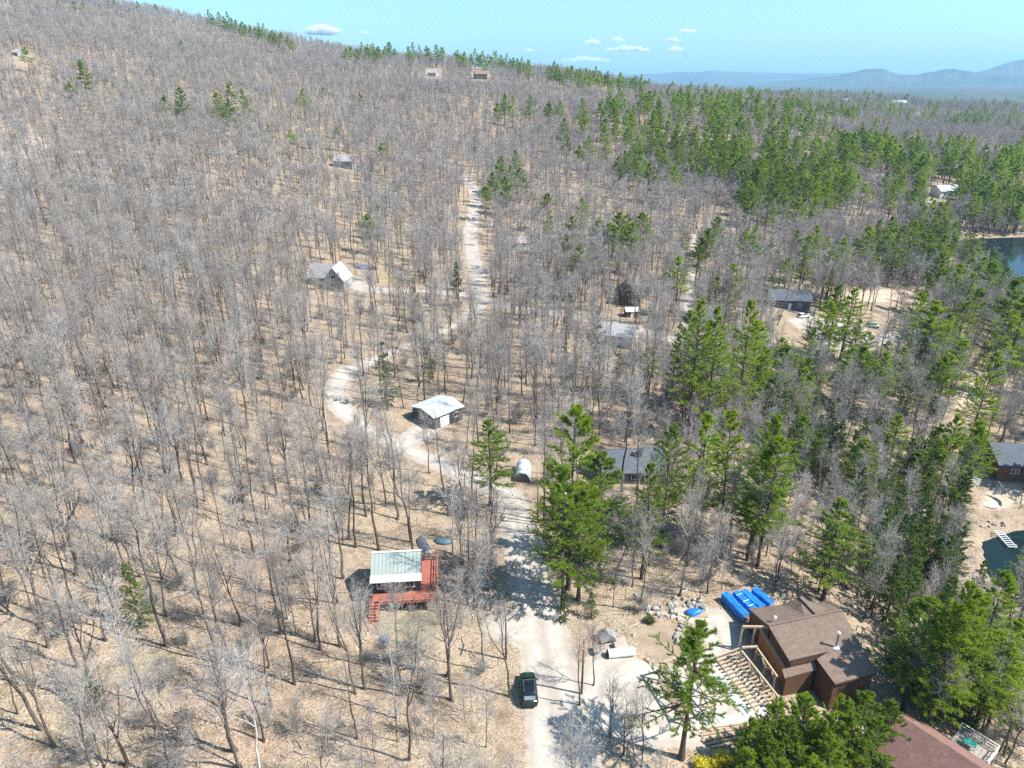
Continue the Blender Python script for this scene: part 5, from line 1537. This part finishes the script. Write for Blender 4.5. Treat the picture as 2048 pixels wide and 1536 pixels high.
def where(x, y):
    best = min(LM, key=lambda l: (l[1][0] - x) ** 2 + (l[1][1] - y) ** 2)
    dx, dy = x - best[1][0], y - best[1][1]
    d = math.hypot(dx, dy)
    if d < 14: return 'close beside ' + best[0]
    rel = 'uphill of ' if dx < -.6 * d else 'lakeward of ' if dx > .6 * d else 'beyond ' if dy > 0 else 'before '
    return ('well ' if 40 < d < 80 else 'far ' if d >= 80 else '') + rel + best[0]
def wlabel(desc, x, y, size=None):
    w = ((size + ' ' if size else '') + desc + ' ' + where(x, y)).split()
    if len(w) > 16:
        pl_ = where(x, y).split()
        w = ((size + ' ' if size else '') + desc).split()[:16 - len(pl_)] + pl_
    return ' '.join(w)
for i in np.where(single)[0]:
    ms, desc = BARE[form[i]]
    nm, cat = ('birch_tree', 'tree') if form[i] == 7 else ('bare_tree', 'tree')
    wv_ = rg.uniform(.85, 1.15)
    place_tree(nm, ms, (X[i], Y[i], Z[i] - .05), rz[i], (scl[i] * wv_, scl[i]), wlabel(desc, X[i], Y[i], ' '.join(w_ for w_ in ('short' if scl[i] < .75 else 'large' if scl[i] > .95 else '', 'gaunt' if wv_ < .95 else 'spreading' if wv_ > 1.05 else '') if w_) or None), cat, 'bare trees of the near woods', (rg.normal(0, .03), rg.normal(0, .03)))
for px_, py_, f_, sc_, lab in [(1021,1395,6,.82,'sinuous bare tree with pale trunk standing beside the dark green car'),(905,1402,1,.95,'large forked bare tree on the slope before the cabin lawn'),(893,1352,2,1.0,'broad bare oak whose crown spreads before the cabin deck'),
        (806,1392,4,.85,'slim dark bare tree below the blue tarp on the lawn'),(728,1330,5,.8,'bushy bare tree between the stairs and the leaf slope'),(965,1345,3,.8,'leaning bare tree between the cabin lawn and the road'),(1160,1412,0,.62,'thin straight bare tree at the yard side of the road'),(1185,1372,5,.62,'short bushy bare tree on the verge near the white tank'),
        (1222,1478,1,.55,'small forked bare tree on the verge before the timber frame'),(1243,1512,2,.6,'low crooked bare tree on the verge before the timber frame'),(1283,1535,6,.62,'bent bare tree with black limbs at the yard corner'),(1262,1560,3,.6,'leaning bare tree under the yard corner bank'),
        (978,1180,2,.72,'spreading grey bare tree between the cabin path and the road'),(950,1215,5,.75,'bushy pale bare tree beside the cabin path'),(925,1130,1,.7,'forked bare tree in the brush beyond the cabin'),(440,1328,0,.98,'tall dark straight bare tree alone on the open leaf slope'),(640,1300,4,.9,'slim bare tree on the leaf slope below the cabin stairs')]:
    b3 = on(px_, py_)
    place_tree('bare_tree', BARE[f_][0], (b3[0], b3[1], b3[2] - .05), rg.uniform(0, 6.28), (sc_, sc_), lab, 'tree', 'bare trees of the near woods')
rest = ~single
mid = rest & ((dep < 235) | ~inview & (dep < 150))
def scatter(name, sel, protos, ids, label, cat, jit=.035):
    n_ = int(sel.sum())
    rots = np.stack([rg.normal(0, jit, n_), rg.normal(0, jit, n_), rz[sel]], 1)
    sx = scl[sel] * rg.uniform(.88, 1.14, n_)
    forest(name, protos, np.stack([X[sel], Y[sel], Z[sel] - .05], 1), rots, np.stack([sx, sx, scl[sel]], 1), ids, label, cat)
scatter('bare_woods', mid, [m_[0][2] for m_ in BARE], form[mid], 'grey leafless hardwood forest filling the middle distance', 'woods')
far = rest & ~mid
fi = np.where(form == 7, 4, form % 4); fi = np.where((form >= 4) & (form < 7) & (rg.random(len(form)) < .4), 5, fi)
scatter('bare_hill_woods', far, BARE_FAR, fi[far], 'dense leafless forest covering the hill up to the skyline', 'woods')

# ---- saplings and brush
xs = np.arange(-260, 300, 3.2); ys = np.arange(30, 430, 3.2)
gx_, gy_ = np.meshgrid(xs, ys)
X = gx_.ravel() + rg.uniform(-1.8, 1.8, gx_.size); Y = gy_.ravel() + rg.uniform(-1.8, 1.8, gy_.size)
Z = ZG(X, Y)
px, py, dep = proj(X, Y, Z + 3)
dens = np.clip(.42 + .5 * wave(X, Y, 17, 4.0), .08, .9) * np.where(X < -15, .75, 1.2)
dens = np.where(Y > 240, np.where(X > 120, .9, 0), dens)
k = (px > -150) & (px < 2200) & (py < 1640) & (rg.random(len(X)) < dens) & mask_free(X, Y, .8)
X, Y, Z = X[k], Y[k], Z[k]
form = rg.choice(4, len(X), p=[.33, .22, .2, .25]); scl = rg.uniform(.65, 1.25, len(X))
k = open_keep(X, Y, Z, 5 * scl, rg)
X, Y, Z, form, scl = X[k], Y[k], Z[k], form[k], scl[k]
rz = rg.uniform(0, 6.28, len(X))
px, py, dep = proj(X, Y, Z + 3)
inview = (px > -10) & (px < 2058) & (py > 0) & (py < 1560)
order = np.argsort(np.where(inview, dep, 1e9))
single = np.zeros(len(X), bool); single[order[:180]] = True
for i in np.where(single)[0]:
    ms, desc = SAPL[form[i]]
    place_tree('bare_shrub' if form[i] == 3 else 'sapling', ms, (X[i], Y[i], Z[i] - .03), rz[i], (scl[i], scl[i]), wlabel(desc, X[i], Y[i], 'stunted' if scl[i] < .85 else 'vigorous' if scl[i] > 1.08 else None), 'shrub' if form[i] == 3 else 'sapling', 'saplings and brush of the near woods')
scatter('undergrowth', ~single, [m_[0][2] for m_ in SAPL], form[~single], 'thin leafless undergrowth among the trunks', 'undergrowth', .06)

# ---- evergreens: tip pixel and height
EV = []
def ev(kind, *lst):
    for px_, py_, h_ in lst: EV.append((kind, px_, py_, h_))
ev('p', (980,838,16),(1150,812,28),(1135,930,22),(1205,905,18),(1165,985,17),(1345,848,21),(1305,925,19),(1420,828,22),(1472,822,22),(1545,828,24),(1560,872,22),(1530,900,19),
   (1690,1000,17),(1706,1068,15),(1398,1252,18),(1945,1165,22),(2020,1145,20),(2060,1250,22),(1985,1240,19),(2075,1330,22),(2030,1330,18),
   (1405,598,26),(1442,612,25),(1505,598,26),(1520,640,23),(1425,640,22),(1385,620,22),(1460,556,13),
   (1682,568,20),(1708,574,19),(1655,600,17),(1620,470,16),(1640,450,17),(1612,490,15),(1690,475,16),(1660,500,15),(1738,452,17),(1762,438,18),(1790,432,18),(1812,450,17),(1775,470,15),(1835,500,16),(1745,490,14),
   (1890,505,20),(1922,528,19),(1950,545,18),(1985,522,20),(1965,575,18),(2030,560,24),(2056,590,25),(1880,600,21),(1845,585,19),(1905,625,20),(1860,640,18),(1935,600,19),
   (2008,672,28),(1988,700,26),(2038,690,27),(2060,740,27),(1775,700,17),(1888,712,18),(1918,828,22),(1960,852,20),(1880,850,18),(2055,780,22),(1760,740,14),
   (1095,385,15),(1165,396,15),(1240,424,19),(1285,424,16),(1268,445,16),(1222,445,14),(1418,456,17),(1440,436,17),(1400,475,14),(1492,460,15),
   (1000,312,17),(1032,300,17),(985,345,15),(1042,335,15),(1012,352,16),(970,372,14),(1020,330,15),(735,428,13),(1540,390,17),(1560,350,16),(1600,405,12),(1735,365,16),(1835,375,18),(1870,385,17),(1900,400,18),(1850,410,17),(1950,390,18),(1985,370,19),(2020,395,19),(1930,420,17),(2045,350,19),(1880,425,16),(2000,420,17),
   (160,125,18),(135,155,14),(325,180,15),(357,174,19),(456,153,18),(435,184,18),(458,198,17),(486,190,16),(252,160,9),(280,172,7),(605,184,14),(645,172,9),(720,180,14),(580,260,11),(535,250,8),(672,254,11),(615,258,9),(765,284,13),(360,78,13),(560,85,14),(47,92,13),(895,205,9),(735,420,10),
   (1010,190,18),(995,205,17),(1025,200,16),(1060,200,18),(1098,195,17),(1120,205,18),(1165,195,22),(1170,220,20),(1130,235,19),(1135,260,16),(1080,255,10),(1180,270,17),(1210,255,18),(1215,280,16),(1160,290,14),(1330,265,19),(1300,270,17),(1255,255,18),(1100,210,15),(1250,300,17),(1330,300,17),(1270,320,15),(1400,320,16),(1350,330,15),(1280,285,16),(1355,300,15))
for a, b, c, d, nn, h0, h1 in [(415, 20, 590, 72, 24, 15, 20), (690, 92, 760, 92, 8, 15, 19), (735, 88, 900, 90, 30, 15, 20), (900, 93, 1060, 122, 34, 15, 20), (1095, 128, 1300, 158, 46, 15, 21), (100, -2, 330, -2, 8, 10, 15)]:
    for i in range(nn):
        f_ = (i + rg.uniform(0, 1)) / nn
        ev('p', (a + (c - a) * f_, b + (d - b) * f_ + rg.uniform(-3, 9), rg.uniform(h0, h1)))
def inpoly(px_, py_, pl):
    return float(poly_sd(np.array([px_]), np.array([py_]), np.array(pl, float))[0]) > 0
def band(pl, nn, h0, h1, kind='p'):
    a = np.array(pl, float); c = 0
    while c < nn:
        x_, y_ = rg.uniform(a[:, 0].min(), a[:, 0].max()), rg.uniform(a[:, 1].min(), a[:, 1].max())
        if inpoly(x_, y_, pl): ev(kind, (x_, y_, rg.uniform(h0, h1))); c += 1
band([(1200,175),(1290,165),(1450,190),(1620,215),(1720,265),(1690,330),(1560,330),(1420,300),(1330,270),(1210,230)], 185, 16, 23)
band([(1300,170),(1500,175),(1640,190),(1720,215),(1600,215),(1400,195)], 95, 13, 19)
band([(1690,240),(1800,262),(2070,280),(2070,330),(1880,318),(1720,300)], 120, 15, 21)
band([(1720,165),(2060,185),(2060,215),(1850,205),(1700,195)], 60, 12, 18)
band([(1560,330),(1700,330),(1860,330),(2060,340),(2060,400),(1900,360),(1700,360),(1590,380)], 60, 15, 20)
band([(1180,285),(1330,270),(1440,300),(1420,345),(1250,330)], 16, 13, 18)
band([(1440,330),(1640,330),(1600,390),(1470,370)], 22, 14, 19)
band([(1780,430),(2048,430),(2048,462),(1880,470),(1760,480)], 18, 14, 19)
band([(1500,800),(1700,800),(1900,900),(1880,960),(1650,880)], 8, 10, 15, 'h')
ev('h', (1140,585,13),(1195,622,19),(1238,690,12),(1190,670,13),(765,684,15),(770,720,10),(855,700,8),(885,668,9),(912,524,14),(825,556,12),(835,585,9),(1055,560,12),(1330,520,9),(1400,545,10),(1650,705,9),(1690,690,9),(1720,740,13),(1640,760,12),
   (1640,790,12),(1668,830,12),(1712,860,14),(1740,890,13),(1775,870,13),(1830,878,15),(1800,905,13),(1865,905,14),(1788,938,15),(1860,968,14),(1905,935,15),(1935,955,16),(1810,1038,20),(1755,1060,15),(1775,1085,12),(1850,1050,13),(1890,1030,14),(1905,1070,15),(1930,1050,14),(2005,998,9),(1960,900,13),(1985,880,14),(1730,950,8),
   (1880,1080,13),(1840,1120,13),(1905,1150,14),(1800,1130,10),(1970,1120,11),(1780,1180,9),(1830,1200,11),(1870,1230,12),(1760,1270,7),(1960,1300,15),(1990,1370,15),(2030,1420,16),(1950,1400,14),(1990,1450,13),(1900,1330,9),(1560,800,11),(1600,815,12),(1500,790,9),(250,1130,9),(165,1335,6),(1035,965,5),(1130,1180,5),(1185,1185,4),(1480,1165,3.5),(1810,1280,6),(1840,1310,7))
ev('y', (1560,1398,9),(1618,1392,9.5),(1655,1425,8.5),(1520,1442,7.5),(1585,1435,8),(1640,1460,7),(1545,1480,6.5),(1600,1490,6.5),(1690,1395,8),(1740,1388,8.5),(1715,1430,7),(1790,1405,7.5),(1500,1500,5.5),(1535,1520,6.5),(1570,1525,7),(1630,1515,7),(1670,1475,8),(1760,1440,7))
for i in range(len(LAKE) - 2):
    a, b = Vector(LAKE[i]), Vector(LAKE[i + 1])
    nn = max(1, int((b - a).length / 6.5))
    for k in range(nn):
        q = a.lerp(b, (k + rg.random()) / nn)
        nrm_ = Vector((-(b - a).y, (b - a).x)).normalized()
        q = q + nrm_ * rg.uniform(3, 12) * (1 if poly_sd(np.array([q.x + nrm_.x]), np.array([q.y + nrm_.y]), LAKE)[0] < 0 else -1)
        if 96 < q.y < 128 and q.x < 125: continue
        EV.append(('p' if rg.random() < .7 else 'h', None, q, rg.uniform(11, 19)))
for yy in np.arange(92, 330, 8.5):
    for xx in np.arange(22, 210, 8.5):
        x_, y_ = xx + rg.uniform(-4, 4), yy + rg.uniform(-4, 4)
        dl = -poly_sd(np.array([x_]), np.array([y_]), LAKE)[0]
        pr_ = .12 + .55 * math.exp(-max(dl, 0) / 32) + .18 * wave(x_, y_, 19, 3.0)
        if y_ > 180 and x_ < 70: pr_ *= .4
        if rg.random() < pr_:
            zz_ = zg(x_, y_); hh_ = rg.uniform(8, 17)
            if open_keep(np.array([x_]), np.array([y_]), np.array([zz_]), np.array([hh_]), rg)[0]:
                EV.append(('h' if rg.random() < .55 else 'p', None, Vector((x_, y_)), hh_))
band([(1860,1190),(2048,1120),(2060,1480),(1960,1470),(1880,1330)], 26, 12, 21)
band([(1830,1230),(2048,1200),(2060,1500),(1900,1420)], 26, 8, 14, 'h')
band([(1640,1020),(1900,1000),(1960,1180),(1800,1180)], 14, 9, 15, 'h')
band([(1480,770),(1720,790),(1950,880),(1960,1090),(1830,1140),(1700,910)], 44, 9, 15, 'h')
band([(1780,435),(2048,435),(2048,458),(1880,468),(1760,480)], 22, 9, 14, 'h')
band([(1500,660),(1900,620),(1980,740),(1800,760),(1560,740)], 22, 10, 18)
band([(1050,420),(1500,420),(1700,520),(1500,560),(1150,540)], 16, 12, 17)
EV = [(k_, a_, b_, h_ * (1.25 if (a_ is not None and b_ < 300 and a_ < 1200) else 1.15 if (a_ is not None and b_ < 620 and k_ == 'p') else 1.0)) for k_, a_, b_, h_ in EV]
KEEP_OFF = [(1795, 1965, 1470, 1560), (1490, 1760, 1195, 1375), (1955, 2048, 960, 1120)]
EVP = []
for kind, px_, py_, h_ in EV:
    hp = hit(px_, py_, h_) if px_ is not None else Vector((py_.x, py_.y, zg(py_.x, py_.y)))
    if hp is None: continue
    if hp.x > 60 and hp.y < 470 and poly_sd(np.array([hp.x]), np.array([hp.y]), LAKE)[0] > -1.0: continue
    if kind != 'y' and hp.y < 480 and not (hp.y < 58 and hp.x < 30) and not mask_free(np.array([hp.x]), np.array([hp.y]), -1.0)[0]: continue
    if kind != 'y' and not (1300 < (px_ or 0) < 1560 and 1200 < (py_ if px_ is not None else 0) < 1300):
        bad = False
        for fr in (.25, .45, .65, .85):
            qx, qy, _ = proj(hp.x, hp.y, zg(hp.x, hp.y) + h_ * fr)
            for x0, x1, y0_, y1_ in KEEP_OFF:
                if x0 - 15 < qx < x1 + 15 and y0_ < qy < y1_: bad = True
        if bad and rg.random() < .93: continue
    EVP.append((kind, hp, h_, h_ / hp.length))
EVP.sort(key=lambda e: -e[3])
far_p = []; cnt = {'p': 0, 'h': 0, 'y': 0}
for i, (kind, hp, h_, _) in enumerate(EVP):
    zz = zg(hp.x, hp.y) - .05
    cnt[kind] += 1
    if cnt[kind] <= 295:
        pool = {'p': PINE, 'h': HEML, 'y': YOUNG}[kind]
        j = int(rg.integers(len(pool)))
        if kind == 'p' and (hp.length > 330 or hp.length < 150): j = int(rg.choice([0, 2, 2] if hp.length < 150 else [0, 2, 3]))
        if kind == 'p' and hp.y < 58 and hp.x < 30: j = 1
        ms, desc = pool[j]
        h0 = ms[0].vertices and max(v.co.z for v in ms[0].vertices) if not hasattr(ms, 'h') else 0
        s = h_ / h0
        nm = {'p': 'white_pine', 'h': 'hemlock_tree', 'y': 'young_pine'}[kind]
        wv_ = rg.uniform(.9, 1.12)
        sx = s ** .7 * wv_ * (1.3 if (kind == 'p' and (hp.length > 190 or h_ < 18.5)) else .98) * (1.2 if (kind == 'p' and hp.y < 58 and hp.x < 30) else 1)
        place_tree(nm, ms, (hp.x, hp.y, zz), rg.uniform(0, 6.28), (sx, s), wlabel(desc, hp.x, hp.y, ' '.join(w_ for w_ in ('lesser' if s < .72 else 'great' if s > .95 else '', 'slender' if wv_ < .97 else 'wide' if wv_ > 1.05 else '') if w_) or None), 'tree', {'p': 'white pines', 'h': 'hemlocks', 'y': 'young pines by the brown house'}[kind], (rg.normal(0, .015), rg.normal(0, .015)))
    else:
        far_p.append((hp.x, hp.y, zz, h_))
# more pines over the far low country
fx = rg.uniform(150, 1900, 9500); fy = rg.uniform(640, 3000, 9500)
fk = (np.abs(fx) < .85 * fy) & (wave(fx, fy, 110, 2.2) > rg.uniform(-.35, .6, len(fx)))
pxx, pyy, _ = proj(fx, fy, ZG(fx, fy) + 12)
fk &= (pxx < 2250) & (pxx > 1200)
for x_, y_ in zip(fx[fk], fy[fk]): far_p.append((x_, y_, 0, rg.uniform(12, 19)))
fp = np.array(far_p)
fp[:, 2] = ZG(fp[:, 0], fp[:, 1]) - .05
ok = np.ones(len(fp), bool)
for poly, pd in FOOT: ok &= poly_sd(fp[:, 0], fp[:, 1], poly) < -pd
ok &= poly_sd(fp[:, 0], fp[:, 1], FIELD) < 2
fp = fp[ok]
n_ = len(fp)
ss = fp[:, 3] / 21
forest('pine_forest', PINE_FAR, fp[:, :3], np.stack([np.zeros(n_), np.zeros(n_), rg.uniform(0, 6.28, n_)], 1), np.stack([ss ** .8 * 1.3, ss ** .8 * 1.3, ss], 1), rg.integers(0, 4, n_), 'distant green pine forest along the ridge and low hills', 'forest')
# grey hardwoods over the far low country
fx = rg.uniform(-200, 1900, 26000); fy = rg.uniform(1250, 3000, 26000)
pxx, pyy, _ = proj(fx, fy, ZG(fx, fy) + 12)
fk = (pxx < 2250) & (pxx > 1150) & (poly_sd(fx, fy, FIELD) < 3)
for poly, pd in FOOT: fk &= poly_sd(fx, fy, poly) < -pd
fx, fy = fx[fk], fy[fk]; n_ = len(fx); ss = rg.uniform(.8, 1.1, n_)
forest('bare_valley_woods', BARE_FAR, np.stack([fx, fy, ZG(fx, fy)], 1), np.stack([np.zeros(n_), np.zeros(n_), rg.uniform(0, 6.28, n_)], 1), np.stack([ss * 1.15, ss * 1.15, ss], 1), rg.integers(0, 6, n_), 'far grey leafless woods in the valley beyond the ridge', 'woods')

# ---- sticks and stones lying on the leaf litter
def stick_cluster(seed):
    r_ = np.random.default_rng(seed); a = Acc()
    n0 = 9
    P0 = np.empty((n0, 4, 3)); P0[:, 0] = np.c_[r_.normal(0, 1.0, (n0, 2)), np.full(n0, .05)]
    d = unit(np.c_[r_.normal(size=(n0, 2)), r_.normal(0, .08, n0)])
    for q in range(1, 4):
        d = unit(d + np.c_[r_.normal(0, .2, (n0, 2)), np.zeros(n0)])
        P0[:, q] = P0[:, q - 1] + d * r_.uniform(.25, .7, (n0, 1))
    a.add(*tubes(P0, np.repeat(r_.uniform(.015, .05, (n0, 1)), 4, 1) * np.array([1, .9, .7, .4]), 4))
    b_, br_ = grow(r_, P0, np.full((n0, 4), .02), 3, .3, 1, .4, .9, .3, .8, 2, .05, .1, .6, .01)
    a.add(*tubes(b_, br_, 3))
    return np_mesh('sticks', a.verts(), a.faces(), [M_DEADW])
def stone_mesh(seed):
    r_ = np.random.default_rng(seed)
    bm = bmesh.new(); bmesh.ops.create_icosphere(bm, subdivisions=2, radius=.4)
    for v in bm.verts: v.co *= 1 + r_.normal(0, .12); v.co.z *= .7
    me = bpy.data.meshes.new('stone'); bm.to_mesh(me); bm.free(); me.materials.append(M_LICH)
    return me
def litter_scatter(name, protos, n_, smin, smax, label, cat, seed):
    r_ = np.random.default_rng(seed)
    y_ = r_.uniform(38, 200, n_); x_ = r_.uniform(-1, 1, n_) * (.8 * y_ + 15)
    z_ = ZG(x_, y_)
    k_ = mask_free(x_, y_, .2)
    x_, y_, z_ = x_[k_], y_[k_], z_[k_]; m_ = len(x_)
    s_ = r_.uniform(smin, smax, m_)
    forest(name, protos, np.stack([x_, y_, z_], 1), np.stack([np.zeros(m_), np.zeros(m_), r_.uniform(0, 6.28, m_)], 1), np.stack([s_, s_, s_], 1), r_.integers(0, len(protos), m_), label, cat)
litter_scatter('fallen_branches', [stick_cluster(900 + i) for i in range(4)], 2600, .6, 1.5, 'grey fallen branches strewn over the leaf litter', 'branches', 5)
litter_scatter('loose_stones', [stone_mesh(920 + i) for i in range(3)], 320, .3, 1.1, 'grey loose stones scattered through the woods', 'stones', 6)
